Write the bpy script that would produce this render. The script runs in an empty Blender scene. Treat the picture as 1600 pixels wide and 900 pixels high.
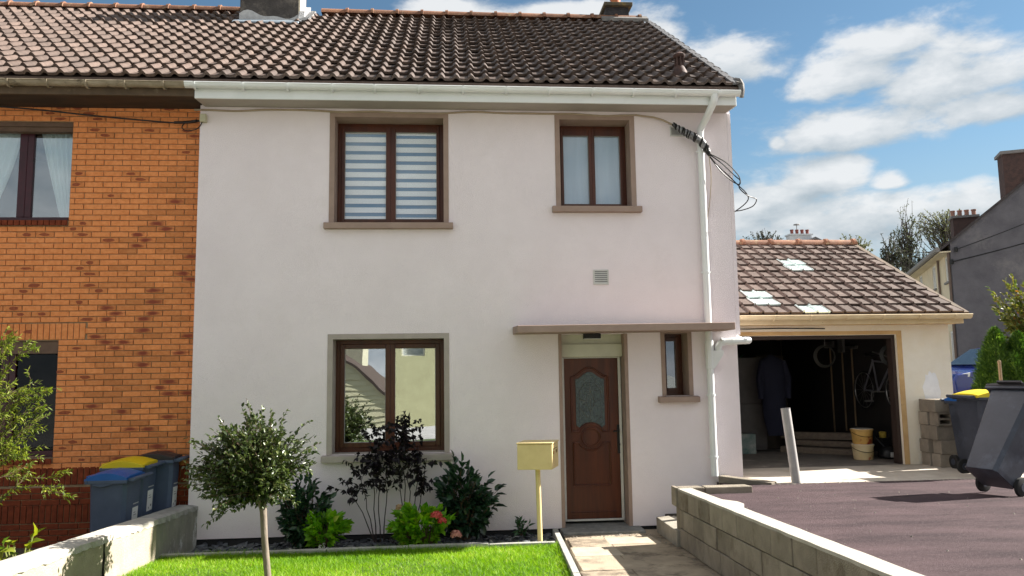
import bpy, bmesh, math, random
import numpy as np
from mathutils import Vector, Matrix
random.seed(7); rng = np.random.default_rng(7)
R = math.radians
S = bpy.context.scene
COL = S.collection

# ---------------------------------------------------------------- camera, sky, sun, exposure
cd = bpy.data.cameras.new('camera'); cam = bpy.data.objects.new('camera', cd); COL.objects.link(cam)
cd.sensor_width = 36; cd.lens = 36*1200/1600; cd.clip_end = 3000; cd.clip_start = .05
def cam_axes(yaw, pit, rol):
    cy, sy, cp, sp = math.cos(yaw), math.sin(yaw), math.cos(pit), math.sin(pit)
    fw = Vector((sy*cp, cy*cp, sp)); r0 = Vector((cy, -sy, 0)); u0 = r0.cross(fw)
    return r0*math.cos(rol)+u0*math.sin(rol), -r0*math.sin(rol)+u0*math.cos(rol), fw
CR, CU, CF = cam_axes(R(4.516), R(6.337), R(-.838))
CAM = Vector((0, -10, 2.1))
m3 = Matrix((CR, CU, -CF)).transposed().to_4x4(); m3.translation = CAM
cam.matrix_world = m3
S.camera = cam

SUN = Vector((1.0, .17, .72)).normalized()
ELEV = math.asin(SUN.z); AZ = math.atan2(SUN.x, SUN.y)
sl = bpy.data.lights.new('sun', 'SUN'); sl.energy = 2.9; sl.angle = R(.53); sl.color = (1, .95, .87)
so = bpy.data.objects.new('sun', sl); COL.objects.link(so)
so.rotation_euler = SUN.to_track_quat('Z', 'Y').to_euler(); so.location = (20, 0, 30)
S.view_settings.view_transform = 'Standard'; S.view_settings.look = 'None'
S.view_settings.exposure = 2.5; S.view_settings.gamma = 1

def dir_azel(px, py):
    d = CR*((px-800)/1200)+CU*((450-py)/1200)+CF; d.normalize()
    return math.atan2(d.x, d.y), math.asin(d.z)

def build_world():
    w = bpy.data.worlds.new('World'); S.world = w; w.use_nodes = True
    nt = w.node_tree; nt.nodes.clear(); N = nt.nodes.new; L = nt.links.new
    out = N('ShaderNodeOutputWorld'); bg = N('ShaderNodeBackground'); bg.inputs['Strength'].default_value = .1
    L(bg.outputs[0], out.inputs[0])
    sky = N('ShaderNodeTexSky'); sky.sky_type = 'NISHITA'; sky.sun_disc = False
    sky.sun_elevation = ELEV; sky.sun_rotation = AZ; sky.air_density = 1.0; sky.dust_density = .25; sky.ozone_density = 3.0
    tc = N('ShaderNodeTexCoord'); sep = N('ShaderNodeSeparateXYZ'); L(tc.outputs['Generated'], sep.inputs[0])
    def mth(op, a, b=None, c=None, clamp=False):
        n = N('ShaderNodeMath'); n.operation = op; n.use_clamp = clamp
        for i, v in enumerate((a, b, c)):
            if v is None: continue
            if isinstance(v, (int, float)): n.inputs[i].default_value = v
            else: L(v, n.inputs[i])
        return n.outputs[0]
    az = mth('ARCTAN2', sep.outputs[0], sep.outputs[1]); el = mth('ARCSINE', sep.outputs[2])
    comb = N('ShaderNodeCombineXYZ'); L(az, comb.inputs[0]); L(mth('MULTIPLY', el, 1.7), comb.inputs[1])
    def noise(vec, sc, det, rough=.55, dist=0):
        n = N('ShaderNodeTexNoise'); n.inputs['Scale'].default_value = sc; n.inputs['Detail'].default_value = det
        n.inputs['Roughness'].default_value = rough; n.inputs['Distortion'].default_value = dist; L(vec, n.inputs['Vector']); return n.outputs['Fac']
    sv = N('ShaderNodeVectorMath'); sv.operation = 'MULTIPLY'; L(tc.outputs['Generated'], sv.inputs[0]); sv.inputs[1].default_value = (1, 1, 2.2)
    fine = noise(sv.outputs[0], 11, 9, .58, .15)
    big = noise(sv.outputs[0], 2.6, 5, .55, .1)
    # cumulus banks: (azimuth, elevation, half width, height above the base, depth below the base)
    clouds = []
    for px, py, hw, up, dn in ((1385, 68, 105, 46, 30), (1480, 128, 160, 92, 34), (1350, 120, 120, 60, 34), (1140, 118, 110, 75, 26),
                               (1560, 172, 110, 40, 20), (1330, 214, 170, 52, 24), (1215, 226, 22, 20, 12), (1275, 282, 100, 48, 22), (1392, 286, 34, 28, 12),
                               (1500, 326, 75, 45, 22), (1330, 345, 230, 50, 60), (1180, 320, 120, 60, 60), (700, 34, 120, 50, 40), (880, 20, 110, 22, 26),
                               (1020, 60, 60, 50, 30), (1690, 90, 120, 70, 26), (560, -60, 160, 70, 30), (60, -90, 200, 80, 30)):
        a, e = dir_azel(px, py)
        clouds.append((a, e, hw/1200, up/1200, dn/1200))
    def field(el_):
        F = None
        for a, e, hw, up, dn in clouds:
            dx = mth('DIVIDE', mth('SUBTRACT', az, a), hw)
            de = mth('SUBTRACT', el_, e)
            u = mth('DIVIDE', mth('MAXIMUM', de, 0.0), up); dd = mth('DIVIDE', mth('MINIMUM', de, 0.0), dn)
            q = mth('ADD', mth('MULTIPLY', dx, dx), mth('ADD', mth('MULTIPLY', u, u), mth('MULTIPLY', dd, dd)))
            f = mth('SUBTRACT', 1.0, mth('SQRT', q))
            F = f if F is None else mth('MAXIMUM', F, f)
        return F
    F = field(el); F2 = field(mth('ADD', el, .018))
    under = mth('MULTIPLY', mth('MAXIMUM', mth('SUBTRACT', F2, F), -.5), .75)
    gen = mth('MULTIPLY', mth('SUBTRACT', big, .5), 3.2)
    # unseen cloud beyond the banks in view, made denser to brighten the facade
    da = mth('ABSOLUTE', mth('SUBTRACT', az, R(9)))
    away = mth('MULTIPLY', mth('SUBTRACT', da, R(42)), 3.0, clamp=True)
    upw = mth('MULTIPLY', mth('SUBTRACT', el, R(36)), 3.0, clamp=True)
    wgt = mth('MAXIMUM', away, upw)
    F = mth('MAXIMUM', F, mth('SUBTRACT', mth('MULTIPLY', mth('ADD', gen, 1.0), wgt), mth('MULTIPLY', mth('SUBTRACT', 1.0, wgt), .6)))
    body = mth('ADD', F, mth('MULTIPLY', mth('SUBTRACT', fine, .5), 2.1))
    mr = N('ShaderNodeMapRange'); mr.interpolation_type = 'SMOOTHSTEP'; L(body, mr.inputs[0]); mr.inputs[1].default_value = .02; mr.inputs[2].default_value = .62
    haze = N('ShaderNodeMapRange'); haze.interpolation_type = 'SMOOTHSTEP'; L(el, haze.inputs[0])
    haze.inputs[1].default_value = R(18); haze.inputs[2].default_value = R(2); haze.inputs[3].default_value = 0; haze.inputs[4].default_value = .75
    # shading inside the cloud from a second, offset look-up (denser towards the sun = shaded)
    off = N('ShaderNodeVectorMath'); off.operation = 'ADD'; L(sv.outputs[0], off.inputs[0]); off.inputs[1].default_value = (.03, 0, .06)
    fine2 = noise(off.outputs[0], 11, 7, .58, .15)
    sh = mth('SUBTRACT', mth('ADD', mth('MULTIPLY', mth('SUBTRACT', fine, fine2), 2.0), .54), under, clamp=True)
    cc = N('ShaderNodeMix'); cc.data_type = 'RGBA'; L(sh, cc.inputs[0])
    cc.inputs[6].default_value = (.80, .93, 1.03, 1); cc.inputs[7].default_value = (1.55, 1.58, 1.60, 1)
    tint = N('ShaderNodeMix'); tint.data_type = 'RGBA'; tint.blend_type = 'MIX'; L(haze.outputs[0], tint.inputs[0])
    scl = N('ShaderNodeVectorMath'); scl.operation = 'MULTIPLY'; scl.inputs[1].default_value = (.205, .232, .215); L(sky.outputs[0], scl.inputs[0])
    L(scl.outputs[0], tint.inputs[6]); tint.inputs[7].default_value = (.88, 1.0, 1.06, 1)
    mx = N('ShaderNodeMix'); mx.data_type = 'RGBA'; L(mth('MULTIPLY', mr.outputs[0], .93), mx.inputs[0])
    L(tint.outputs[2], mx.inputs[6]); L(cc.outputs[2], mx.inputs[7])
    L(mx.outputs[2], bg.inputs['Color'])
build_world()

# ---------------------------------------------------------------- materials
MATS = {}
def M(name, c1, c2=None, sc=6, rough=.7, bump=0, bsc=60, spec=.35, rnd=0, metal=0, detail=6, stretch=(1, 1, 1), lo=.35, hi=.65, world=False, coat=0, trans=0, c3=None, sc3=1.5, lo3=.55, hi3=.7):
    if name in MATS: return MATS[name]
    m = bpy.data.materials.new(name); m.use_nodes = True; nt = m.node_tree; N = nt.nodes.new; L = nt.links.new
    b = nt.nodes['Principled BSDF']; b.inputs['Roughness'].default_value = rough; b.inputs['Metallic'].default_value = metal
    b.inputs['Specular IOR Level'].default_value = spec; b.inputs['Coat Weight'].default_value = coat
    if trans:
        b.inputs['Subsurface Weight'].default_value = 0
    c2 = c2 or tuple(x*.86 for x in c1)
    tc = N('ShaderNodeTexCoord'); mp = N('ShaderNodeMapping'); mp.inputs['Scale'].default_value = stretch
    if world:
        g = N('ShaderNodeNewGeometry'); L(g.outputs['Position'], mp.inputs[0])
    else: L(tc.outputs['Object'], mp.inputs[0])
    oi = N('ShaderNodeObjectInfo')
    add = N('ShaderNodeVectorMath'); add.operation = 'ADD'; L(mp.outputs[0], add.inputs[0])
    if rnd:
        sc_ = N('ShaderNodeVectorMath'); sc_.operation = 'SCALE'; sc_.inputs[0].default_value = (37, 19, 53); L(oi.outputs['Random'], sc_.inputs['Scale']); L(sc_.outputs[0], add.inputs[1])
    n = N('ShaderNodeTexNoise'); n.inputs['Scale'].default_value = sc; n.inputs['Detail'].default_value = detail; n.inputs['Roughness'].default_value = .62; L(add.outputs[0], n.inputs['Vector'])
    mr = N('ShaderNodeMapRange'); L(n.outputs['Fac'], mr.inputs[0]); mr.inputs[1].default_value = lo; mr.inputs[2].default_value = hi
    mx = N('ShaderNodeMix'); mx.data_type = 'RGBA'; L(mr.outputs[0], mx.inputs[0]); mx.inputs[6].default_value = (*c1, 1); mx.inputs[7].default_value = (*c2, 1)
    colr = mx.outputs[2]
    if c3:
        n3 = N('ShaderNodeTexNoise'); n3.inputs['Scale'].default_value = sc3; n3.inputs['Detail'].default_value = 8; n3.inputs['Roughness'].default_value = .7; L(add.outputs[0], n3.inputs['Vector'])
        m3_ = N('ShaderNodeMapRange'); L(n3.outputs['Fac'], m3_.inputs[0]); m3_.inputs[1].default_value = lo3; m3_.inputs[2].default_value = hi3
        mx3 = N('ShaderNodeMix'); mx3.data_type = 'RGBA'; L(m3_.outputs[0], mx3.inputs[0]); L(colr, mx3.inputs[6]); mx3.inputs[7].default_value = (*c3, 1); colr = mx3.outputs[2]
    if rnd:
        hv = N('ShaderNodeHueSaturation'); L(colr, hv.inputs['Color'])
        v = N('ShaderNodeMath'); v.operation = 'MULTIPLY_ADD'; L(oi.outputs['Random'], v.inputs[0]); v.inputs[1].default_value = 2*rnd; v.inputs[2].default_value = 1-rnd
        L(v.outputs[0], hv.inputs['Value']); colr = hv.outputs[0]
    L(colr, b.inputs['Base Color'])
    if bump:
        nb = N('ShaderNodeTexNoise'); nb.inputs['Scale'].default_value = bsc; nb.inputs['Detail'].default_value = 5; L(add.outputs[0], nb.inputs['Vector'])
        bp = N('ShaderNodeBump'); bp.inputs['Strength'].default_value = bump; bp.inputs['Distance'].default_value = .01; L(nb.outputs['Fac'], bp.inputs['Height']); L(bp.outputs[0], b.inputs['Normal'])
    MATS[name] = m; return m

def leaf_mat(name, c1, c2, rough=.45, spec=.4, transl=.35, sc=14, c3=None):
    if name in MATS: return MATS[name]
    m = bpy.data.materials.new(name); m.use_nodes = True; nt = m.node_tree; N = nt.nodes.new; L = nt.links.new
    b = nt.nodes['Principled BSDF']; out = nt.nodes['Material Output']
    b.inputs['Roughness'].default_value = rough; b.inputs['Specular IOR Level'].default_value = spec
    at = N('ShaderNodeAttribute'); at.attribute_name = 'leafrand'; at.attribute_type = 'GEOMETRY'
    rp = N('ShaderNodeValToRGB'); L(at.outputs['Fac'], rp.inputs[0])
    rp.color_ramp.elements[0].color = (*c1, 1); rp.color_ramp.elements[1].color = (*c2, 1)
    if c3:
        e = rp.color_ramp.elements.new(.93); e.color = (*c2, 1); rp.color_ramp.elements[2].color = (*c3, 1)
    L(rp.outputs[0], b.inputs['Base Color'])
    t = N('ShaderNodeBsdfTranslucent'); hs = N('ShaderNodeHueSaturation'); hs.inputs['Value'].default_value = 1.5; hs.inputs['Saturation'].default_value = 1.1
    L(rp.outputs[0], hs.inputs['Color']); L(hs.outputs[0], t.inputs['Color'])
    ms = N('ShaderNodeMixShader'); ms.inputs[0].default_value = transl; L(b.outputs[0], ms.inputs[1]); L(t.outputs[0], ms.inputs[2]); L(ms.outputs[0], out.inputs[0])
    MATS[name] = m; return m

def glass_mat(name, refl=.35, tint=(.9, .95, .95), rough=0):
    if name in MATS: return MATS[name]
    m = bpy.data.materials.new(name); m.use_nodes = True; nt = m.node_tree; N = nt.nodes.new; L = nt.links.new
    nt.nodes.clear(); out = N('ShaderNodeOutputMaterial'); tr = N('ShaderNodeBsdfTransparent'); tr.inputs[0].default_value = (*tint, 1)
    gl = N('ShaderNodeBsdfGlossy'); gl.inputs['Roughness'].default_value = rough; gl.inputs[0].default_value = (.95, .97, 1, 1)
    tc = N('ShaderNodeTexCoord'); n = N('ShaderNodeTexNoise'); n.inputs['Scale'].default_value = 2.2; n.inputs['Detail'].default_value = 1; L(tc.outputs['Object'], n.inputs[0])
    bp = N('ShaderNodeBump'); bp.inputs['Strength'].default_value = .05; bp.inputs['Distance'].default_value = .02; L(n.outputs['Fac'], bp.inputs['Height']); L(bp.outputs[0], gl.inputs['Normal'])
    ms = N('ShaderNodeMixShader'); ms.inputs[0].default_value = refl; L(tr.outputs[0], ms.inputs[1]); L(gl.outputs[0], ms.inputs[2]); L(ms.outputs[0], out.inputs[0])
    MATS[name] = m; return m

render_mat = M('render_coat', (.88, .80, .825), (.83, .75, .775), sc=1.3, rough=.9, bump=.9, bsc=110, spec=.15, c3=(.835, .755, .775), sc3=1.7, lo3=.5, hi3=.66)
taupe = M('taupe_paint', (.36, .265, .22), (.315, .23, .19), sc=5, rough=.85, bump=.3, bsc=150, spec=.2)
white_pvc = M('white_pvc', (.78, .80, .80), (.72, .745, .74), sc=3, rough=.35, spec=.45)
brown_pvc = M('brown_window_frame', (.085, .021, .008), (.052, .013, .0055), sc=10, rough=.35, spec=.45, stretch=(1, 1, .15))
door_wood = M('brown_door', (.098, .0225, .007), (.055, .012, .0045), sc=14, rough=.4, spec=.4, stretch=(1, 1, .08), bump=.1, bsc=60)
black_pl = M('black_plastic', (.012, .012, .013), rough=.45)
cream_pvc = M('cream_shutter_box', (.56, .56, .45), (.5, .5, .4), sc=6, rough=.5)
mortar = M('mortar', (.33, .24, .15), (.25, .18, .11), sc=30, rough=.95, bump=.5, bsc=120, spec=.1)
brick_m = M('orange_brick', (.72, .28, .105), (.60, .205, .068), sc=26, rough=.85, bump=.5, bsc=90, spec=.15, rnd=.21, c3=(.74, .36, .15), sc3=60, lo3=.62, hi3=.72)
brick_dark = M('dark_red_brick', (.27, .062, .026), (.17, .038, .018), sc=14, rough=.85, bump=.5, bsc=90, spec=.15, rnd=.22)
concrete = M('concrete', (.36, .33, .28), (.27, .245, .205), sc=5, rough=.92, bump=.6, bsc=70, spec=.15, c3=(.19, .165, .13), sc3=2.5)
block_m = M('concrete_block', (.30, .262, .212), (.22, .192, .155), sc=5, rough=.95, bump=1.0, bsc=90, spec=.1, rnd=.16, c3=(.115, .085, .058), sc3=1.5, lo3=.54, hi3=.70, world=True)
cap_m = M('concrete_cap', (.44, .41, .36), (.36, .335, .295), sc=8, rough=.92, bump=.5, bsc=110, spec=.12)
tile_m = M('brown_roof_tile', (.090, .062, .050), (.056, .038, .031), sc=16, rough=.62, bump=.4, bsc=70, spec=.4, rnd=.22, c3=(.17, .125, .10), sc3=9, lo3=.6, hi3=.75)
tile_lit_red = M('sunlit_reddish_tile', (.118, .082, .067), (.078, .053, .043), sc=14, rough=.75, bump=.4, bsc=70, spec=.4, rnd=.24, c3=(.155, .115, .092), sc3=9, lo3=.6, hi3=.75)  # lighter tile for the left roof, its sunlit look put into the colour
tile_mid = M('part_lit_brown_tile', (.108, .073, .058), (.070, .047, .037), sc=15, rough=.62, bump=.4, bsc=70, spec=.4, rnd=.24, c3=(.20, .15, .115), sc3=9, lo3=.6, hi3=.75)  # in-between tone, part of the lit look painted across the roof
tile_flat = M('flat_roof_tile', (.112, .082, .070), (.078, .057, .048), sc=12, rough=.8, bump=.5, bsc=60, spec=.25, rnd=.2, c3=(.19, .15, .125), sc3=7, lo3=.58, hi3=.75)
ridge_m = M('clay_ridge_tile', (.24, .115, .065), (.17, .08, .05), sc=7, rough=.8, bump=.4, bsc=60, rnd=.2, c3=(.33, .25, .15), sc3=9)
dark_in = M('dark_shade_lining', (.03, .026, .024), rough=.9)

# ---------------------------------------------------------------- builders
ORG = {}
class MB:
    def __init__(s): s.v = []; s.f = []; s.mi = []; s.cur = 0
    def add(s, vs, fs):
        o = len(s.v); s.v += [tuple(v) for v in vs]; s.f += [tuple(i+o for i in f) for f in fs]; s.mi += [s.cur]*len(fs)
    def box(s, a, b):
        (x0, y0, z0), (x1, y1, z1) = a, b
        s.add([(x0, y0, z0), (x1, y0, z0), (x1, y1, z0), (x0, y1, z0), (x0, y0, z1), (x1, y0, z1), (x1, y1, z1), (x0, y1, z1)],
              [(0, 3, 2, 1), (4, 5, 6, 7), (0, 1, 5, 4), (1, 2, 6, 5), (2, 3, 7, 6), (3, 0, 4, 7)])
    def hexa(s, p): s.add(p, [(0, 3, 2, 1), (4, 5, 6, 7), (0, 1, 5, 4), (1, 2, 6, 5), (2, 3, 7, 6), (3, 0, 4, 7)])
    def prism(s, poly, axis, a, b):
        n = len(poly)
        def P(q, t): return {'x': (t, q[0], q[1]), 'y': (q[0], t, q[1]), 'z': (q[0], q[1], t)}[axis]
        vs = [P(q, a) for q in poly]+[P(q, b) for q in poly]
        s.add(vs, [tuple(range(n)), tuple(range(2*n-1, n-1, -1))]+[(i, i+n, (i+1) % n+n, (i+1) % n) for i in range(n)])
    def tube(s, pts, r, n=8, cap=True):
        pts = [Vector(p) for p in pts]; rs = r if isinstance(r, (list, tuple)) else [r]*len(pts)
        rings = []; up = None
        for i, p in enumerate(pts):
            t = (pts[min(i+1, len(pts)-1)]-pts[max(i-1, 0)])
            if t.length < 1e-9: t = Vector((0, 0, 1))
            t.normalize()
            if up is None: up = t.orthogonal().normalized()
            up = (up-t*up.dot(t))
            up = up.normalized() if up.length > 1e-6 else t.orthogonal().normalized()
            w = t.cross(up)
            rings.append([p+(up*math.cos(2*math.pi*k/n)+w*math.sin(2*math.pi*k/n))*rs[i] for k in range(n)])
        vs = [q for rg in rings for q in rg]; fs = []
        for i in range(len(pts)-1):
            for k in range(n): fs.append((i*n+k, i*n+(k+1) % n, (i+1)*n+(k+1) % n, (i+1)*n+k))
        if cap: fs.append(tuple(range(n-1, -1, -1))); fs.append(tuple((len(pts)-1)*n+k for k in range(n)))
        s.add(vs, fs)
    def lathe(s, prof, c, n=16, axis='z'):
        c = Vector(c); vs = []; fs = []
        for r, h in prof:
            for k in range(n):
                a = 2*math.pi*k/n; p = (r*math.cos(a), r*math.sin(a), h)
                if axis == 'x': p = (p[2], p[0], p[1])
                if axis == 'y': p = (p[0], -p[2], p[1])
                vs.append(c+Vector(p))
        m = len(prof)
        for i in range(m-1):
            for k in range(n): fs.append((i*n+k, i*n+(k+1) % n, (i+1)*n+(k+1) % n, (i+1)*n+k))
        fs.append(tuple(range(n-1, -1, -1))); fs.append(tuple((m-1)*n+k for k in range(n)))
        s.add(vs, fs)
    def build(s, name, mat, parent=None, bevel=0, smooth=False, local=False, seg=2):
        me = bpy.data.meshes.new(name)
        o_ = Vector((0, 0, 0)) if (local or parent is None) else ORG.get(parent.name, Vector((0, 0, 0)))
        me.from_pydata([(v[0]-o_.x, v[1]-o_.y, v[2]-o_.z) for v in s.v], [], s.f)
        for mm in (mat if isinstance(mat, (list, tuple)) else [mat]): me.materials.append(mm)
        if isinstance(mat, (list, tuple)): me.polygons.foreach_set('material_index', s.mi)
        bm = bmesh.new(); bm.from_mesh(me); bmesh.ops.recalc_face_normals(bm, faces=bm.faces); bm.to_mesh(me); bm.free()
        o = bpy.data.objects.new(name, me); COL.objects.link(o); o.parent = parent
        if parent is not None: ORG[o.name] = Vector((0, 0, 0)) if local else ORG.get(parent.name, Vector((0, 0, 0)))
        if smooth: me.polygons.foreach_set('use_smooth', [True]*len(me.polygons)); me.set_sharp_from_angle(angle=R(40))
        if bevel:
            md = o.modifiers.new('bevel', 'BEVEL'); md.width = bevel; md.segments = seg; md.limit_method = 'ANGLE'; md.angle_limit = R(50)
        return o
def BX(name, a, b, mat, parent=None, bevel=0, **k):
    mb = MB(); mb.box(a, b); return mb.build(name, mat, parent, bevel, **k)
def tag(o, label=None, cat=None, group=None, kind=None):
    if label: o['label'] = label
    if cat: o['category'] = cat
    if group: o['group'] = group
    if kind: o['kind'] = kind
    return o
def thing(name, label, cat, loc=(0, 0, 0), group=None):
    o = bpy.data.objects.new(name, None); COL.objects.link(o); o.location = loc; o.empty_display_size = .2
    ORG[o.name] = Vector(loc); return tag(o, label, cat, group)
def struct(mb, name, mat, **k): return tag(mb.build(name, mat, **k), kind='structure')
def copy_tree(o, parent=None):
    c = o.copy(); COL.objects.link(c); c.parent = parent
    ORG[c.name] = ORG.get(o.name, Vector((0, 0, 0)))
    for ch in o.children: copy_tree(ch, c)
    return c
def inst(src, name, parent, mw):
    """another object on the same mesh, placed by a matrix in its parent's space"""
    o = bpy.data.objects.new(name, src); COL.objects.link(o); o.parent = parent; o.matrix_basis = mw; return o
def joined(meshes_mats, name, mat, parent):
    """many placed copies of small meshes joined into one real mesh"""
    vs = []; fs = []; n = 0
    for me, mw in meshes_mats:
        for v in me.vertices: vs.append(mw @ v.co)
        for p in me.polygons: fs.append([i+n for i in p.vertices])
        n += len(me.vertices)
    me = bpy.data.meshes.new(name); me.from_pydata(vs, [], fs); me.materials.append(mat)
    o = bpy.data.objects.new(name, me); COL.objects.link(o); o.parent = parent; o['kind'] = 'stuff'; return o
def mesh_only(mb, name, mat, smooth=False):
    o = mb.build(name, mat, None, smooth=smooth); me = o.data; bpy.data.objects.remove(o); return me
def in_view(p):
    d = Vector(p)-CAM; z = d.dot(CF)
    if z < .2: return False
    return abs(d.dot(CR)/z*1200) < 815 and abs(d.dot(CU)/z*1200) < 460

def wall_holes(x0, x1, z0, z1, yf, th, holes):
    """front wall slab with real openings: list of (x0,x1,z0,z1)"""
    xs = sorted({x0, x1, *[h[0] for h in holes], *[h[1] for h in holes]}); zs = sorted({z0, z1, *[h[2] for h in holes], *[h[3] for h in holes]})
    xs = [x for x in xs if x0 <= x <= x1]; zs = [z for z in zs if z0 <= z <= z1]
    solid = lambda i, j: 0 <= i < len(xs)-1 and 0 <= j < len(zs)-1 and not any(h[0] <= (xs[i]+xs[i+1])/2 <= h[1] and h[2] <= (zs[j]+zs[j+1])/2 <= h[3] for h in holes)
    mb = MB(); yb = yf+th
    for i in range(len(xs)-1):
        for j in range(len(zs)-1):
            if not solid(i, j): continue
            a, b, c, d = xs[i], xs[i+1], zs[j], zs[j+1]
            mb.add([(a, yf, c), (b, yf, c), (b, yf, d), (a, yf, d)], [(0, 1, 2, 3)])
            mb.add([(a, yb, c), (b, yb, c), (b, yb, d), (a, yb, d)], [(3, 2, 1, 0)])
            if not solid(i-1, j): mb.add([(a, yf, c), (a, yf, d), (a, yb, d), (a, yb, c)], [(0, 1, 2, 3)])
            if not solid(i+1, j): mb.add([(b, yf, c), (b, yb, c), (b, yb, d), (b, yf, d)], [(0, 1, 2, 3)])
            if not solid(i, j-1): mb.add([(a, yf, c), (a, yb, c), (b, yb, c), (b, yf, c)], [(0, 1, 2, 3)])
            if not solid(i, j+1): mb.add([(a, yf, d), (b, yf, d), (b, yb, d), (a, yb, d)], [(0, 1, 2, 3)])
    return mb
def ring(mb, x0, x1, z0, z1, w, ya, yb, bottom=True):
    mb.box((x0, ya, z0), (x0+w, yb, z1)); mb.box((x1-w, ya, z0), (x1, yb, z1)); mb.box((x0+w, ya, z1-w), (x1-w, yb, z1))
    if bottom: mb.box((x0+w, ya, z0), (x1-w, yb, z0+w))

# ---------------------------------------------------------------- ground
def gz(y): return .1+.047*max(0, min(-y, 9))          # path and lawn rise gently towards the street
def dz(y): return .65+.047*max(0, min(-y, 9)) if y < 0 else .65   # the higher drive on the right
soil = M('soil', (.05, .04, .03), (.03, .025, .02), sc=12, rough=1, bump=.6, bsc=40)
mb = MB()
ys = [-600, -40, -19, -14, -9, 0, 600]; zs_ = [-3, -1.0, -.6, .42, .45, .03, .03]
xs_ = [-600, -3.4, 2.4, 600]
mb.add([(x, y, z) for y, z in zip(ys, zs_) for x in xs_], [(j*4+i, j*4+i+1, (j+1)*4+i+1, (j+1)*4+i) for j in range(len(ys)-1) for i in range(3)])
ground_m = M('bounce_pale_ground', (.31, .31, .30), (.23, .235, .20), sc=.8, rough=1, bump=.4, bsc=8, world=True)  # ground tone lightened to throw sunlight back at the facade
struct(mb, 'ground', ground_m)
street_m = M('bounce_pale_street', (.36, .35, .34), (.30, .29, .28), sc=3, rough=.9, bump=.6, bsc=160, world=True)  # street colour made paler to bounce sun onto the facade
mb = MB(); mb.hexa([(-60, -14, .38), (60, -14, .38), (60, -9.2, .40), (-60, -9.2, .40), (-60, -14, .46), (60, -14, .46), (60, -9.2, .48), (-60, -9.2, .48)])
struct(mb, 'street', street_m)
# lawn soil sheet, slate bed, path
def slope_sheet(x0a, x1a, ya, x0b, x1b, yb, dzz, th=.06, n=6):
    """a sheet from y=ya (far) to y=yb (near) that follows the slope of the front garden"""
    mb = MB(); top = []; 
    for k in range(n+1):
        t = k/n; y = ya+(yb-ya)*t; a = x0a+(x0b-x0a)*t; b = x1a+(x1b-x1a)*t
        top.append((a, b, y, gz(y)+dzz))
    for k in range(n):
        a, b, y, z = top[k]; a2, b2, y2, z2 = top[k+1]
        mb.hexa([(a2, y2, z2-th), (b2, y2, z2-th), (b, y, z-th), (a, y, z-th), (a2, y2, z2), (b2, y2, z2), (b, y, z), (a, y, z)])
    return mb
LA, LB = (-1.08, -8.8)
struct(slope_sheet(-3.16, 1.2, LA, -3.42, .95, LB, -.012), 'lawn', M('turf_soil', (.06, .10, .02), (.035, .06, .012), sc=20, rough=1, world=True))
struct(slope_sheet(-3.13, 1.27, .02, -3.19, 1.19, -1.0, -.085), 'planting_bed', soil)
path_m = M('path_concrete', (.42, .345, .255), (.30, .245, .185), sc=3.2, rough=.93, bump=.7, bsc=60, spec=.12, c3=(.13, .105, .08), sc3=2.0, lo3=.48, hi3=.62, world=True)
path_l = M('path_concrete_clean', (.47, .40, .31), (.38, .315, .24), sc=5, rough=.93, bump=.5, bsc=70, spec=.12, world=True, c3=(.26, .20, .14), sc3=3, lo3=.58, hi3=.68)
struct(slope_sheet(1.38, 2.62, .0, .9, 2.46, -8.8, -.02), 'garden_path', path_m)
pth = bpy.data.objects['garden_path']
# cast slabs of the path, open joints between them
for (xa, xb, ya, yb, mm) in ((1.36, 1.79, -.62, -1.24, path_m), (1.80, 2.38, -.62, -1.10, path_l), (1.30, 1.79, -1.25, -1.78, path_l), (1.80, 2.42, -1.12, -1.78, path_m),
                             (1.26, 1.74, -1.79, -2.5, path_m), (1.75, 2.40, -1.79, -2.5, path_m), (1.2, 1.7, -2.51, -3.3, path_m), (1.71, 2.38, -2.51, -3.3, path_m), (1.1, 2.36, -3.31, -5.0, path_m), (1.02, 2.34, -5.02, -8.7, path_m)):
    z1, z2 = gz(ya), gz(yb); j = random.uniform(-.004, .004)
    mb = MB(); mb.hexa([(xa-.03, yb, z2-.05), (xb, yb, z2-.05), (xb, ya, z1-.05), (xa, ya, z1-.05), (xa-.03, yb, z2+j+.002), (xb, yb, z2+j+.002), (xb, ya, z1+j+.002), (xa, ya, z1+j+.002)])
    mb.build('path_slab', mm, pth, bevel=.006)

# kerbs of the bed, the lawn and the path: cast edging pieces
kerb_m = M('kerb_concrete', (.40, .39, .36), (.31, .30, .275), sc=8, rough=.92, bump=.5, bsc=90, spec=.12)
edging = thing('lawn_edging', 'low grey concrete edging between lawn and slate bed', 'edging', (-1, -1.03, .1))
x = -3.2; 
while x < 1.1:
    x2 = min(x+.9, 1.16); t = random.uniform(-.006, .006)
    BX('kerb_piece', (x+.004, -1.08+t, .06), (x2-.004, -1.015+t, gz(-1.05)+.045+t), kerb_m, edging, .006); x = x2
edge2 = thing('path_edging', 'narrow light concrete edging running from door step between lawn and path', 'edging', (1.2, -1, .1))
y = -.12
while y > -8.5:
    y2 = y-.9
    fx = lambda yy: 1.285+.062*yy*.99
    j = random.uniform(-.005, .005)
    mb = MB(); mb.hexa([(fx(y2)-.03, y2+.006, gz(y2)-.06), (fx(y2)+.035, y2+.006, gz(y2)-.06), (fx(y)+.035, y, gz(y)-.06), (fx(y)-.03, y, gz(y)-.06),
                        (fx(y2)-.03, y2+.006, gz(y2)+.05+j), (fx(y2)+.035, y2+.006, gz(y2)+.05+j), (fx(y)+.035, y, gz(y)+.05+j), (fx(y)-.03, y, gz(y)+.05+j)])
    mb.build('kerb_piece', kerb_m, edge2, .006); y = y2

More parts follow.
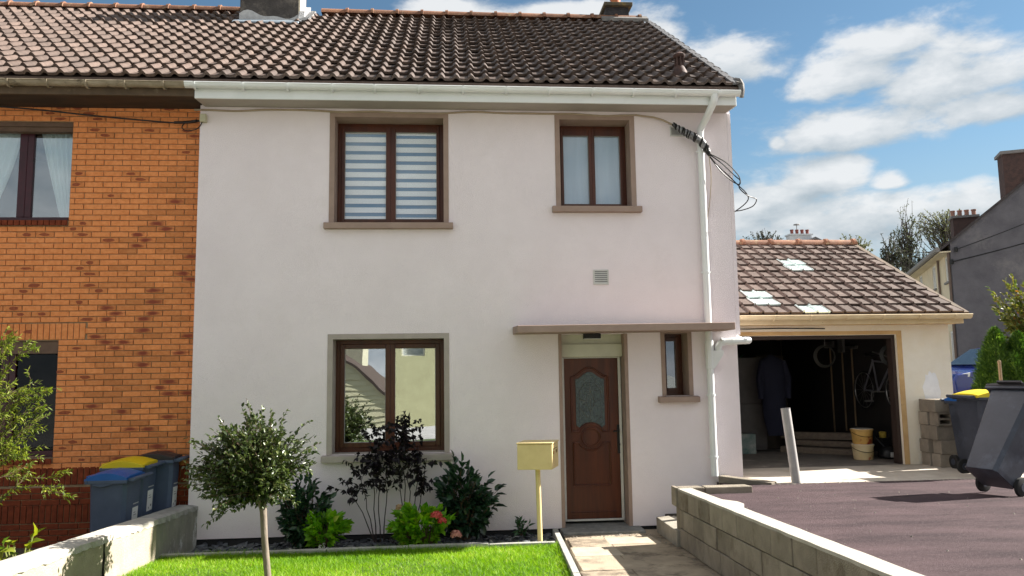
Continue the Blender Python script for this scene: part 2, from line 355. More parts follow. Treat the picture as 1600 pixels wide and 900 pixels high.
# driveway: raised slab of reddish asphalt
asph = M('reddish_asphalt', (.088, .058, .062), (.043, .029, .032), sc=1.3, stretch=(.7, 2.0, 1), rough=.92, bump=.9, bsc=140, spec=.15, world=True, c3=(.165, .124, .130), sc3=60, lo3=.55, hi3=.7)
def drive_x(y): return 2.70+.0425*y
mb = MB(); n = 8
pts = [(-1.16-(7.84*k/n)) for k in range(n+1)]
for k in range(n):
    y, y2 = pts[k], pts[k+1]
    xa, xa2 = drive_x(y), drive_x(y2)
    mb.hexa([(xa2, y2, 0), (30, y2, 0), (30, y, 0), (xa, y, 0), (xa2, y2, dz(y2)), (30, y2, dz(y2)), (30, y, dz(y)), (xa, y, dz(y))])
mb.box((7.62, -.42, 0), (30, 1.6, .66)); mb.hexa([(3.43, -1.16, 0), (30, -1.16, 0), (30, -.42, 0), (3.43, -.42, 0), (3.43, -1.16, dz(-1.16)), (30, -1.16, dz(-1.16)), (30, -.42, dz(-.42)), (3.43, -.42, dz(-.42))]); mb.box((3.43, -.42, 0), (3.9, -.002, .655))
struct(mb, 'driveway', asph)
slab_m = M('garage_apron', (.52, .47, .40), (.40, .35, .29), sc=2.5, rough=.9, bump=.4, bsc=60, spec=.15, world=True, c3=(.23, .175, .12), sc3=1.6, lo3=.58, hi3=.72)
mb = MB(); mb.box((3.9, -.41, 0), (7.6, 1.14, .668)); struct(mb, 'garage_apron', slab_m, bevel=.01)
yard_m = M('gravel_yard', (.24, .22, .18), (.17, .16, .12), sc=4, rough=1, bump=.6, bsc=40, world=True)
mb = MB(); mb.hexa([(7.9, 1.6, 0), (60, 1.6, 0), (60, 9, 0), (7.9, 9, 0), (7.9, 1.6, .655), (60, 1.6, .655), (60, 9, 1.2), (7.9, 9, 1.2)]); mb.box((7.9, 9, 0), (80, 60, 1.2))
struct(mb, 'yard', yard_m)
# strip of yard left of the low wall (neighbour's front garden)
mb = MB(); mb.hexa([(-14, -8.8, .3), (-3.42, -8.8, .3), (-3.42, .18, 0), (-14, .18, 0), (-14, -8.8, .46), (-3.42, -8.8, .46), (-3.42, .18, .05), (-14, .18, .05)])
struct(mb, 'front_yard', M('yard_soil', (.11, .085, .06), (.07, .06, .04), sc=5, rough=1, bump=.6, bsc=30))

# ---------------------------------------------------------------- roof tiles
SL = math.atan(.68); SDIR = Vector((0, math.cos(SL), math.sin(SL))); NDIR = Vector((0, -math.sin(SL), math.cos(SL)))
EAVE = Vector((0, -.42, 5.845)); GAUGE = .322; TW = .1955
def roof_pt(x, v, n=0, eave=EAVE, s=SDIR, nn=NDIR): return Vector((x, 0, 0))+eave+s*v+nn*n
def tile_mesh(name, prof, length, mat, lift=.048, drop=.036):
    mb = MB(); n = len(prof)
    lo = [(u, 0, h+lift) for u, h in prof]; hi = [(u, length, h) for u, h in prof]; ba = [(u, .004, h+lift-drop-h*.25) for u, h in prof]
    mb.add(lo+hi+ba, [(i, i+1, n+i+1, n+i) for i in range(n-1)]+[(2*n+i, 2*n+i+1, i+1, i) for i in range(n-1)]+[(n-1, 3*n-1, 2*n-1), (0, n, 2*n)])
    me = mesh_only(mb, name, mat)
    me.polygons.foreach_set('use_smooth', [True]*len(me.polygons)); me.set_sharp_from_angle(angle=R(38)); return me
prof_roll = [(0, 0)]+[(.008+.082*k/6, .046*math.sin(math.pi*(k+.35)/6.7)) for k in range(7)]+[(.098, .0), (.145, -.003), (.19, .002), (.1965, .010)]
prof_flat = [(0, .0), (.004, .020), (.014, .028), (.026, .020), (.031, 0), (.12, .0), (.2, .0), (.207, .006)]
T_brown = tile_mesh('roof_tile', prof_roll, .36, tile_m); T_lit_red = tile_mesh('roof_tile', prof_roll, .36, tile_lit_red); T_mid = tile_mesh('roof_tile', prof_roll, .36, tile_mid)
def tile_matrix(x, v, jig=1.0, s=SDIR, nn=NDIR, eave=EAVE, org=Vector((0, 0, 0))):
    p = roof_pt(x, v, 0, eave, s, nn)-org
    m = Matrix((Vector((1, 0, 0)), s, nn)).transposed().to_4x4(); m.translation = p+nn*random.uniform(-.003, .004)*jig
    return m @ Matrix.Rotation(random.uniform(-.028, .028)*jig, 4, 'Z') @ Matrix.Rotation(random.uniform(-.02, .02)*jig, 4, 'X')
def lay_tiles(roof, org, x0, cols, rows, me_fn, tw, gauge, limit=300, skip=None, **k):
    spots = []
    for r in range(rows):
        for c in range(cols):
            x = x0+c*tw; v = r*gauge
            p = roof_pt(x+tw/2, v+.15, .03, k.get('eave', EAVE), k.get('s', SDIR), k.get('nn', NDIR))
            if skip and skip(p): continue
            spots.append((0 if in_view(p) else 1, (p-CAM).length, x, v))
    spots.sort()
    single, rest = spots[:limit], spots[limit:]
    rest_l = {}
    for i, (o_, d, x, v) in enumerate(spots):
        me = me_fn(x, v); mw = tile_matrix(x, v, org=org, **k)
        if i < limit: inst(me, 'roof_tile', roof, mw)
        else: rest_l.setdefault(me.name, []).append((me, mw))
    for nme, l in rest_l.items(): joined(l, 'roof_tiles', l[0][0].materials[0], roof)

# ---------------------------------------------------------------- the rendered house
HO = Vector((.3, 0, .1))
house = thing('rendered_house', 'end of terrace house in pale grey render with brown windows and white gutter', 'house', HO)
W1 = (-1.53, -.095, 4.085, 5.51); W2 = (1.46, 2.43, 4.31, 5.51); LW = (-1.525, -.10, 1.11, 2.57); SW = (2.80, 3.12, 1.775, 2.60); DR = (1.425, 2.265, .06, 2.60)
wall = wall_holes(-3.26, 3.79, .125, 5.66, 0, .38, [W1, W2, LW, SW, DR]).build('wall', render_mat, house)
mb = MB(); mb.box((3.792, 0, 2.57), (3.842, 7.9, 5.62))
mb.prism([(.02, 5.621), (7.9, 5.621), (7.9, 5.75), (3.86, 8.60), (.02, 5.98)], 'x', 3.45, 3.842)
mb.prism([(.382, .1), (7.9, .1), (7.9, 5.62), (.382, 5.62)], 'x', 3.41, 3.789); mb.box((-3.25, 7.55, .1), (3.40, 7.9, 5.62))
mb.build('gable_wall', render_mat, house)
BX('plinth', (-3.2, .02, -.1), (3.7, .3, .108), M('dark_plinth', (.03, .03, .032), (.02, .02, .02), sc=8, rough=.8, bump=.3), house)
mb = MB(); mb.box((-3.2, 2.6, .1), (3.4, 2.7, 5.6)); mb.box((-3.2, .5, 2.75), (3.4, 2.6, 2.85)); mb.box((1.3, .5, .1), (1.36, 2.6, 2.75)); mb.box((.8, .5, 2.85), (.86, 2.6, 5.6)); mb.box((-3.2, .5, .1), (3.4, 2.6, .18))
mb.build('interior_wall', M('room_walls', (.22, .21, .19), rough=.9), house)
# roof
roof = MB(); e0, e1 = roof_pt(-3.3, .0, -.03), roof_pt(3.9, 5.17, -.03)
a, b, c, d = roof_pt(-3.3, 0.01, -.01), roof_pt(3.86, .01, -.01), roof_pt(3.86, 5.17, -.01), roof_pt(-3.3, 5.17, -.01)
dn = Vector((0, 0, -.09)); roof.hexa([a+dn, b+dn, c+dn, d+dn, a, b, c, d])
back_e = Vector((0, 8.2, 5.8))
roof.hexa([Vector((-3.3, 3.86, 8.63)), Vector((3.9, 3.86, 8.63)), Vector((3.9, 8.2, 5.72)), Vector((-3.3, 8.2, 5.72)), Vector((-3.3, 3.86, 8.76)), Vector((3.9, 3.86, 8.76)), Vector((3.9, 8.2, 5.85)), Vector((-3.3, 8.2, 5.85))])
roof = roof.build('roof', tile_m, house)
lay_tiles(roof, HO, -3.30, 36, 16, lambda x, v: T_mid if x < -1.6+random.gauss(0, .9) else T_brown, TW, GAUGE, skip=lambda p: -3.7 < p.x < -2.66 and p.y > 3.1)  # tile tone darkens to the right, standing in for the change of light
# ridge tiles, verge tiles
def ridge_row(parent, xs, y, z, r, mat, org, dark=None):
    for i in range(len(xs)-1):
        a, b = xs[i], xs[i+1]; mb = MB(); n = 9; vs = []
        for (x, rr) in ((a-.03, r), (b-.055, r*.94), (b-.05, r*1.14), (b, r*1.18), (b+.004, r*.9)):
            for k in range(n):
                t = math.pi*k/(n-1); vs.append((x, y-math.cos(t)*rr*1.05, z+math.sin(t)*rr*.95-.02))
        mb.add(vs, [(j*n+k, j*n+k+1, (j+1)*n+k+1, (j+1)*n+k) for j in range(4) for k in range(n-1)]+[tuple(range(n)), tuple(range(4*n, 5*n))])
        mb.build('ridge_tile', mat, parent, smooth=True)
rx = [-2.34+.46*k for k in range(14)]
ridge_row(roof, rx, 3.86, 8.79, .125, ridge_m, HO)
verge_m = M('grey_verge_tile', (.17, .16, .15), (.11, .10, .095), sc=9, rough=.75, bump=.4, bsc=50, rnd=.15, c3=(.27, .26, .24), sc3=5)
mbv = MB(); n = 7; vs = []
for k in range(n):
    t = math.pi*.62*k/(n-1); 
    for (v, rr) in ((0, 1.0), (.36, .86)): vs.append((-.02+.10*math.sin(t)*rr, v, .058*rr*math.cos(t)-.02+(.025 if v == 0 else 0)))
mbv.add(vs, [(2*k, 2*k+2, 2*k+3, 2*k+1) for k in range(n-1)])
vs2 = [(x, y+.003, z-.016) for x, y, z in vs[0::2]]; mbv.add(list(vs[0::2])+vs2, [(k, k+1, n+k+1, n+k) for k in range(n-1)])
VT = mesh_only(mbv, 'verge_tile', verge_m, True)
for r in range(16): inst(VT, 'verge_tile', roof, tile_matrix(3.80, r*GAUGE-.02, org=HO))
mb = MB(); a, b = roof_pt(3.73, 0, .05), roof_pt(3.81, 0, .058); c, d = roof_pt(3.81, 5.1, .058), roof_pt(3.73, 5.1, .05); dn = NDIR*-.03
mb.hexa([a+dn, b+dn, c+dn, d+dn, a, b, c, d]); mb.build('verge_flashing', M('dull_zinc', (.16, .155, .16), (.10, .10, .105), sc=6, rough=.6, spec=.4), roof)
# curved end piece at the foot of the verge
mb = MB(); mb.tube([(3.825, -.28, 5.985), (3.845, -.37, 5.935), (3.852, -.42, 5.86), (3.850, -.44, 5.77), (3.845, -.43, 5.69)], [.036, .042, .042, .038, .03], 8)
mb.build('verge_end', verge_m, roof, smooth=True)
# fascia, soffit, gutter
fb = BX('fascia', (-3.205, -.41, 5.590), (3.775, -.385, 5.80), white_pvc, house, .004)
mb = MB(); mb.hexa([(-3.2, -.385, 5.588), (3.77, -.385, 5.588), (3.77, -.001, 5.622), (-3.2, -.001, 5.622), (-3.2, -.385, 5.60), (3.77, -.385, 5.60), (3.77, -.001, 5.64), (-3.2, -.001, 5.64)])
mb.build('soffit', M('soffit_paint', (.42, .38, .335), (.38, .34, .30), sc=4, rough=.85), house)
mb = MB(); mb.prism([(-.385, 5.59), (-.001, 5.622), (.02, 6.0), (-.385, 5.80)], 'x', 3.776, 3.79); mb.build('soffit_end', white_pvc, house)
def gutter_mesh(x0, x1, y, z0, z1, r, n=11):
    mb = MB(); vs = []
    for (rr, fl) in ((r, 0), (r-.006, 1)):
        for (x, z) in ((x0, z0), (x1, z1)):
            for k in range(n):
                t = math.pi*k/(n-1); vs.append((x, y-math.cos(t)*rr, z-math.sin(t)*rr*1.02))
    f = []
    for k in range(n-1): f.append((k, k+1, n+k+1, n+k)); f.append((2*n+k, 3*n+k, 3*n+k+1, 2*n+k+1))
    for e in (0, n-1): f.append((e, n+e, 3*n+e, 2*n+e))
    for j in (0, n): f += [(j+k, 2*n+j+k, 2*n+j+k+1, j+k+1) for k in range(n-1)]
    mb.add(vs, f)
    mb.tube([(x0, y-r, z0), (x1, y-r, z1)], .0085, 6)
    return mb
gut = gutter_mesh(-3.3, 3.80, -.47, 5.757, 5.745, .058).build('gutter', white_pvc, house, smooth=True)
mb = MB(); mb.lathe([(.060, -.004), (.060, .004)], (3.80, -.47, 5.745), 24, 'x'); 
for v in range(len(mb.v)):
    if mb.v[v][2] > 5.746: mb.v[v] = (mb.v[v][0], mb.v[v][1], 5.746)
mb.build('gutter_cap', white_pvc, gut)
def bracket(parent, x, y, z, r, mat):
    mb = MB(); vs = []; n = 10
    for xx in (x-.012, x+.012):
        for k in range(n):
            t = math.pi*.98*k/(n-1); vs.append((xx, y-math.cos(t)*(r+.016), z-math.sin(t)*(r+.016)))
    mb.add(vs, [(k, k+1, n+k+1, n+k) for k in range(n-1)]); o = mb.build('gutter_bracket', mat, parent)
    md = o.modifiers.new('th', 'SOLIDIFY'); md.thickness = .008; return o
for k in range(13): bracket(gut, -3.16+k*.555+random.uniform(-.02, .02), -.47, 5.757-.001*k, .060, white_pvc)

# windows
glass_hi = glass_mat('window_glass', .42); glass_up = glass_mat('upper_window_glass', .10, (.98, .99, 1)); glass_dark = glass_mat('dark_window_glass', .16, (.7, .75, .8))
FD = .27
def window(w, panes, fw=.05, sw=.045, glass=glass_up, smat=taupe, sill_mat=None, fd=FD, sill=(.09, .09, .055), band=.062, mullion=.13, label=None, frame_mat=brown_pvc, head=.0, bot=None, tilt=False):
    x0, x1, z0, z1 = w
    win = BX('window', (x0+.004, fd-.002, z0+.004), (x1-.004, fd+.0, z0+.02), frame_mat, house)   # bottom bead that carries the parts
    if label: win['label'] = label
    mb = MB(); mb.box((x0-band, -.008, z0), (x0+.0045, fd, z1+band)); mb.box((x1-.0045, -.008, z0), (x1+band, fd, z1+band)); mb.box((x0+.0045, -.008, z1-.0045), (x1-.0045, fd, z1+band))
    mb.build('surround', smat, win)
    if sill:
        sh, so_, ov = sill
        mb = MB(); mb.hexa([(x0-band-ov, -so_, z0-sh), (x1+band+ov, -so_, z0-sh), (x1+band+ov, .05, z0-sh), (x0-band-ov, .05, z0-sh),
                            (x0-band-ov, -so_, z0-.012), (x1+band+ov, -so_, z0-.012), (x1+band+ov, .05, z0+.002), (x0-band-ov, .05, z0+.002)])
        mb.box((x0, .051, z0-.03), (x1, fd+.1, z0+.003)); mb.build('sill', sill_mat or smat, win, .005)
    mb = MB(); ring(mb, x0+.005, x1-.005, z0+.004, z1-.005, fw, fd, fd+.07); mb.build('frame', frame_mat, win, .004)
    n = panes; iw = x1-x0-.01-2*fw; pw = iw/n
    for k in range(n):
        a = x0+.005+fw+k*pw; b = a+pw; mb = MB()
        la = sw if k == 0 else mullion/2; lb = sw if k == n-1 else mullion/2
        zt, zb = z1-.005-fw, z0+.004+fw
        ya, yb = fd-.012, fd+.05; bb = bot or sw
        mb.box((a, ya, zb), (a+la, yb, zt)); mb.box((b-lb, ya, zb), (b, yb, zt)); mb.box((a+la, ya, zt-sw-head), (b-lb, yb, zt)); mb.box((a+la, ya, zb), (b-lb, yb, zb+bb))
        s_ = mb.build('sash', frame_mat, win, .006)
        xa_, xb_, za_, zb__ = a+la-.004, b-lb+.004, zb+bb-.004, zt-sw-head+.004; tl = .016 if (tilt and k == n-1) else 0
        pm2 = MB(); pm2.hexa([(xa_, fd+.022-tl, za_), (xb_, fd+.022+tl, za_), (xb_, fd+.028+tl, za_), (xa_, fd+.028-tl, za_), (xa_, fd+.022-tl, zb__), (xb_, fd+.022+tl, zb__), (xb_, fd+.028+tl, zb__), (xa_, fd+.028-tl, zb__)]); pm2.build('pane', glass, win)
        mb = MB(); ring(mb, a+la-.001, b-lb+.001, zb+bb-.001, zt-sw-head+.001, .005, fd+.004, fd+.019); mb.build('glazing_seal', M('pale_seal', (.45, .44, .42), rough=.6), win)
        yield win, a+la, b-lb, zb+bb, zt-sw-head
blind_w = M('blind_fabric', (.92, .93, .93), (.89, .90, .91), sc=40, rough=.9)
blind_b = M('blind_mesh', (.10, .22, .36), (.085, .19, .31), sc=60, rough=.9)
strip_me = None
for k, (win, a, b, z0, z1) in enumerate(window(W1, 2, fw=.052, sw=.045, head=.02, label='wide upper window with striped day and night blind')):
    BX('blind_mesh', (a-.02, FD+.046, z0-.02), (b+.02, FD+.049, z1+.02), blind_b, win)
    p = .122; z = z1-.045+(.0 if k == 0 else -.018); m = 0
    if k == 0 or True: BX('blind_strip', (a-.015, FD+.038, z+.032), (b+.015, FD+.041, z1+.01), blind_w, win)
    while z > z0:
        zz = max(z-.082-.002, z0-.005); BX('blind_strip', (a-.015, FD+.038, zz), (b+.015, FD+.041, z-.012), blind_w, win); z -= p
curtain_m = M('sky_tinted_net_curtain', (.40, .52, .62), (.36, .48, .58), sc=3, rough=.9, stretch=(6, 1, .4))  # blue of the sky mirrored in the glass is put into the curtain colour
def curtain(parent, a, b, z0, z1, y, folds, amp, mat, fn=None, nz=10):
    mb = MB(); n = folds*6; vs = []
    for j in range(nz+1):
        t = j/nz; z = z0+(z1-z0)*t; aa, bb = (a, b) if fn is None else fn(t)
        for i in range(n+1):
            s = i/n; vs.append((aa+(bb-aa)*s, y+amp*math.sin(s*folds*2*math.pi+.6*math.sin(3*t)), z))
    mb.add(vs, [(j*(n+1)+i, j*(n+1)+i+1, (j+1)*(n+1)+i+1, (j+1)*(n+1)+i) for j in range(nz) for i in range(n)])
    return mb.build('curtain', mat, parent, smooth=True)
for win, a, b, z0, z1 in window(W2, 2, fw=.045, sw=.04, mullion=.085, head=.055, label='narrower upper window with plain blind'):
    curtain(win, a-.03, b+.03, z0-.03, z1+.03, FD+.065, 3, .004, curtain_m)
pale_taupe = M('pale_surround_paint', (.42, .37, .33), (.37, .325, .29), sc=5, rough=.85, bump=.3, bsc=150, spec=.2)
for win, a, b, z0, z1 in window(LW, 2, fw=.055, sw=.06, glass=glass_hi, smat=pale_taupe, mullion=.125, bot=.065, tilt=True, label='wide ground floor window mirroring the houses across the street'):
    pass
for win, a, b, z0, z1 in window(SW, 1, fw=.04, sw=.05, glass=glass_dark, sill=(.085, .09, .06), band=.05, label='small slit window beside the front door'):
    BX('blind_mesh', (a-.02, FD+.1, z0-.02), (b+.02, FD+.105, z1+.02), M('dim_curtain', (.05, .07, .10), rough=.9), win)

# front door with roller shutter box
door = BX('front_door', (1.487, .235, .19), (2.215, .285, 2.285), door_wood, house, .004)
door['label'] = 'brown panelled front door with arched leaded glass'
DX = lambda px: 1.487+(px-880)/87*.728
DZ = lambda py: 2.285-(py-560)*(2.095/256)
def mould(pts, r, name='moulding'):
    mb = MB(); mb.tube([(DX(a), .232, DZ(b)) for a, b in pts], r, 8); return mb.build(name, door_wood, door, smooth=True)
arch = [(891, 678)]+[(891, 590)]+[(891+ (920-891)*t, 590-15*(.5-.5*math.cos(math.pi*t))) for t in (.15, .3, .5, .7, .85, 1)]+[(920+30*t, 575+15*(.5-.5*math.cos(math.pi*t))) for t in (.15, .3, .5, .7, .85, 1)]+[(950, 678)]
arc = lambda cx, cy, rx_, ry_, a0, a1, n=12: [(cx+rx_*math.cos(R(a0+(a1-a0)*k/n)), cy-ry_*math.sin(R(a0+(a1-a0)*k/n))) for k in range(n+1)]
top_arc = arc(921, 687, 21, 21, 25, 155)
mould(arch+top_arc+[(891, 678)], .014)
mould([(893, 696), (902, 696)]+arc(921, 687, 21, 21, 205, 335)+[(940, 696), (951, 696), (951, 763), (893, 763), (893, 696)], .014)
mould(arc(921, 687, 14.5, 14.5, 0, 360, 24), .015)
mould([(887, 805), (958, 805)], .008)
gp = [(DX(a), DZ(b)) for a, b in ([(898, 668), (898, 594)]+[(898+22*t, 594-12*(.5-.5*math.cos(math.pi*t))) for t in (.2, .4, .6, .8, 1)]+[(920+24*t, 582+12*(.5-.5*math.cos(math.pi*t))) for t in (.2, .4, .6, .8, 1)]+[(944, 668)]+arc(921, 687, 24, 24, 40, 140, 8))]
mb = MB(); mb.prism(gp, 'y', .226, .234)
leaded = M('leaded_glass', (.055, .085, .09), (.02, .035, .04), sc=28, rough=.18, bump=.8, bsc=45, spec=.6)
mb.build('door_glass', leaded, door)
mb = MB()
for a0, pts in enumerate(([(904, 655), (904, 612), (913, 600), (929, 600), (938, 612), (938, 655), (929, 664)], [(904, 640), (916, 656)], [(921, 612), (914, 630), (921, 648), (928, 630), (921, 612)], [(921, 600), (921, 664)], [(914, 630), (904, 626)], [(928, 630), (938, 626)])):
    mb.tube([(DX(a), .224, DZ(b)) for a, b in pts], .0035, 5)
mb.build('leading', M('lead_came', (.16, .16, .15), rough=.4, metal=.6), door)
mb = MB(); mb.box((DX(963), .222, DZ(714)), (DX(968), .236, DZ(668))); mb.tube([(DX(965.5), .225, DZ(678)), (DX(965.5), .19, DZ(678)), (DX(956), .185, DZ(678))], .011, 8); mb.lathe([(.016, -.01), (.016, .01)], (DX(965.5), .22, DZ(700)), 12, 'y')
mb.build('handle', black_pl, door, .003)
fr = MB(); fr.box((1.455, .22, .165), (1.486, .30, 2.30)); fr.box((2.216, .22, .165), (2.25, .30, 2.30)); fr.box((1.486, .22, 2.286), (2.216, .30, 2.30)); fr.box((1.486, .215, .165), (2.216, .31, .189))
dfr = fr.build('door_frame', M('door_frame_white', (.62, .62, .59), rough=.5), house, .003)
mb = MB(); mb.box((1.44, .12, 2.301), (2.262, .24, 2.475)); mb.build('shutter_box', cream_pvc, house, .012)
mb = MB(); mb.box((1.43, .17, 2.476), (2.262, .24, 2.599)); mb.build('shutter_lintel', cream_pvc, house)
mb = MB(); mb.box((1.385, -.006, .11), (1.4295, .24, 2.60)); mb.box((2.2605, -.006, .11), (2.305, .24, 2.60)); mb.build('door_surround', taupe, house)
step = BX('door_step', (1.36, -.30, .0), (2.40, .33, .13), M('step_stone', (.25, .25, .235), (.17, .17, .165), sc=9, rough=.85, bump=.5, bsc=60, c3=(.34, .33, .30), sc3=20), house, .012)
# canopy
mb = MB(); mb.hexa([(.79, -.74, 2.585), (3.50, -.74, 2.60), (3.60, -.0, 2.615), (.79, -.0, 2.60), (.79, -.74, 2.675), (3.50, -.74, 2.69), (3.60, -.0, 2.71), (.79, -.0, 2.70)])
can = mb.build('canopy', taupe, house, .008)
mb = MB(); mb.box((1.71, -.13, 2.535), (1.93, -.02, 2.598)); lam = mb.build('canopy_lamp', black_pl, house, .006)
BX('lamp_lens', (1.715, -.125, 2.528), (1.925, -.03, 2.535), M('frosted_lens', (.5, .52, .5), rough=.3), lam)
# vents on the facade
def grille(x0, x1, z0, z1, n, frame_mat, inner):
    mb = MB(); ring(mb, x0, x1, z0, z1, .018, -.014, .002); g = mb.build('wall_vent', frame_mat, house, .003)
    BX('vent_back', (x0+.018, -.003, z0+.018), (x1-.018, .001, z1-.018), inner, g)
    h = (z1-z0-.036)/n
    for k in range(n):
        z = z0+.018+k*h; mb = MB(); mb.hexa([(x0+.018, -.012, z), (x1-.018, -.012, z), (x1-.018, -.002, z+h*.45), (x0+.018, -.002, z+h*.45), (x0+.018, -.012, z+h*.35), (x1-.018, -.012, z+h*.35), (x1-.018, -.002, z+h*.8), (x0+.018, -.002, z+h*.8)])
        mb.build('vent_slat', frame_mat, g)
grille(1.875, 2.08, 3.25, 3.45, 6, M('vent_grey', (.58, .58, .55), rough=.5), M('vent_dark', (.10, .10, .10), rough=.8))
grille(2.985, 3.185, 5.285, 5.425, 7, M('vent_white', (.6, .6, .58), rough=.5), M('vent_dark', (.10, .10, .10)))
# downpipe with branch
mb = MB(); mb.tube([(3.46, -.47, 5.71), (3.46, -.465, 5.65), (3.45, -.44, 5.60), (3.41, -.22, 5.44), (3.385, -.09, 5.36), (3.383, -.075, 5.28), (3.383, -.075, 2.45), (3.383, -.075, .74)], [.05, .05, .05, .048, .048, .046, .046, .046], 14)
pipe = mb.build('downpipe', white_pvc, house, smooth=True)
mb = MB(); mb.tube([(3.383, -.075, 2.49), (3.383, -.075, 2.12)], .056, 14); mb.prism([(3.34, 2.36), (3.56, 2.36), (3.56, 2.31), (3.43, 2.12), (3.34, 2.12)], 'y', -.122, -.03); mb.build('pipe_junction', white_pvc, pipe, .006, smooth=False)
mb = MB(); mb.tube([(3.50, -.075, 2.33), (3.50, -.075, 2.40), (3.53, -.075, 2.45), (3.60, -.075, 2.475), (3.74, -.075, 2.48), (3.86, -.075, 2.487), (3.93, -.05, 2.49), (3.955, .02, 2.49), (3.955, .25, 2.50), (3.955, .8, 2.62)], .046, 12); mb.build('branch_pipe', white_pvc, pipe, smooth=True)
for z in (5.05, 3.4, 1.78, .98): 
    mb = MB(); mb.lathe([(.053, -.012), (.053, .012)], (3.383, -.075, z), 16); mb.box((3.32, -.09, z-.01), (3.446, -.062, z+.01)); mb.build('pipe_clip', white_pvc, pipe)
for x in (3.56, 3.70, 3.87): 
    mb = MB(); mb.lathe([(.049, -.015), (.049, .015)], (x, -.075, 2.478 if x < 3.8 else 2.487), 14, 'x'); mb.build('pipe_collar', white_pvc, pipe)

# chimneys
chim_m = M('dark_chimney_render', (.085, .075, .07), (.05, .045, .042), sc=7, rough=.95, bump=.6, bsc=40, c3=(.16, .14, .12), sc3=4)  # dark tone of the chimney front
cream_sunlit = M('sunlit_cream_render', (.55, .49, .38), (.48, .42, .32), sc=4, rough=.9, bump=.4, bsc=60)
mb = MB(); mb.box((-3.68, 3.2, 7.9), (-2.675, 3.72, 10.0)); ch = mb.build('chimney', chim_m, house)
mb = MB(); mb.box((-2.6745, 3.198, 8.3), (-2.645, 3.722, 10.0)); mb.build('chimney_sunlit_side', cream_sunlit, ch)  # cream right face, its sunlit brightness put into the colour
zinc = M('zinc_flashing', (.34, .40, .46), (.24, .29, .34), sc=8, rough=.45, spec=.5, metal=.3)
mb = MB(); mb.box((-3.72, 3.10, 8.17), (-2.64, 3.195, 8.30)); a = roof_pt(-3.72, 0, 0); mb.hexa([(-3.74, 2.93, 8.16), (-2.62, 2.93, 8.16), (-2.62, 3.12, 8.28), (-3.74, 3.12, 8.28), (-3.74, 2.93, 8.19), (-2.62, 2.93, 8.19), (-2.62, 3.12, 8.31), (-3.74, 3.12, 8.31)]); mb.build('flashing', zinc, ch, .008)
lime = M('lime_mortar', (.50, .50, .50), (.36, .36, .37), sc=9, rough=.95, bump=.7, bsc=40)
mb = MB(); pts = [(-3.69+1.02*k/14, 8.30+.13+.035*math.sin(k*.9)+.06*math.sin(k*.45+.4)) for k in range(15)]
mb.prism([(-3.69, 8.28)]+pts+[(-2.67, 8.28)], 'y', 3.188, 3.21); mb.build('mortar_fillet', lime, ch)
mb = MB(); mb.prism([(3.1, 8.28), (3.75, 8.72), (3.75, 8.86), (3.2, 8.52)], 'x', -2.66, -2.56)
for r in range(7): mb.box((-2.58+.0*r, 3.02+r*.11, 8.27+r*.075), (-2.46, 3.14+r*.11, 8.31+r*.075))
mb.build('mortar_fillet', lime, ch)
mb = MB(); mb.hexa([(2.90, 3.75, 8.5), (3.42, 3.75, 8.5), (3.42, 4.3, 8.5), (2.90, 4.3, 8.5), (2.97, 3.8, 9.03), (3.40, 3.8, 9.03), (3.40, 4.25, 9.03), (2.97, 4.25, 9.03)]); c2 = mb.build('chimney', M('dark_brickwork', (.055, .05, .052), (.03, .028, .03), sc=12, rough=.95, bump=.8, bsc=40), house)
BX('chimney_cap', (2.92, 3.72, 9.031), (3.47, 4.3, 9.10), M('mossy_slab', (.13, .10, .06), (.08, .07, .05), sc=9, rough=.95, c3=(.25, .17, .05), sc3=6, bump=.5), c2, .01)
mb = MB(); mb.lathe([(.11, 0), (.095, .12), (.10, .2), (.12, .2), (.12, .26), (.09, .26)], (3.2, 4.0, 9.10), 16); mb.build('chimney_pot', M('orange_pot', (.42, .14, .05), (.32, .10, .04), sc=9, rough=.7), c2, smooth=True)
mb = MB(); mb.hexa([(2.86, 3.66, 8.68), (3.75, 3.66, 8.68), (3.75, 3.8, 8.78), (2.86, 3.8, 8.78), (2.86, 3.66, 8.75), (3.75, 3.66, 8.75), (3.75, 3.8, 8.86), (2.86, 3.8, 8.86)]); mb.build('mortar_fillet', M('grey_mortar', (.20, .19, .18), (.14, .135, .13), sc=8, rough=.95, bump=.8), c2)
# flue terminal on the roof
fl_m = M('rusty_brown_terracotta', (.085, .042, .032), (.045, .026, .022), sc=10, rough=.7, bump=.4)
b0 = Vector((3.19, .10, 6.21));
mb = MB(); mb.lathe([(.11, -.06), (.095, .04), (.07, .09), (.06, .11)], b0, 16); fl = mb.build('roof_flue', fl_m, house, smooth=True)
mb = MB()
for k in range(7):
    a = 2*math.pi*k/7+.2; c = b0+Vector((.055*math.cos(a), .055*math.sin(a), 0)); mb.box(c+Vector((-.011, -.011, .10)), c+Vector((.011, .011, .24)))
mb.lathe([(.025, .08), (.025, .26)], b0, 8); mb.build('flue_cage', fl_m, fl)
mb = MB(); mb.lathe([(.066, .235), (.08, .25), (.085, .275), (.045, .31), (.01, .32)], b0, 16); mb.build('flue_cap', fl_m, fl, smooth=True)

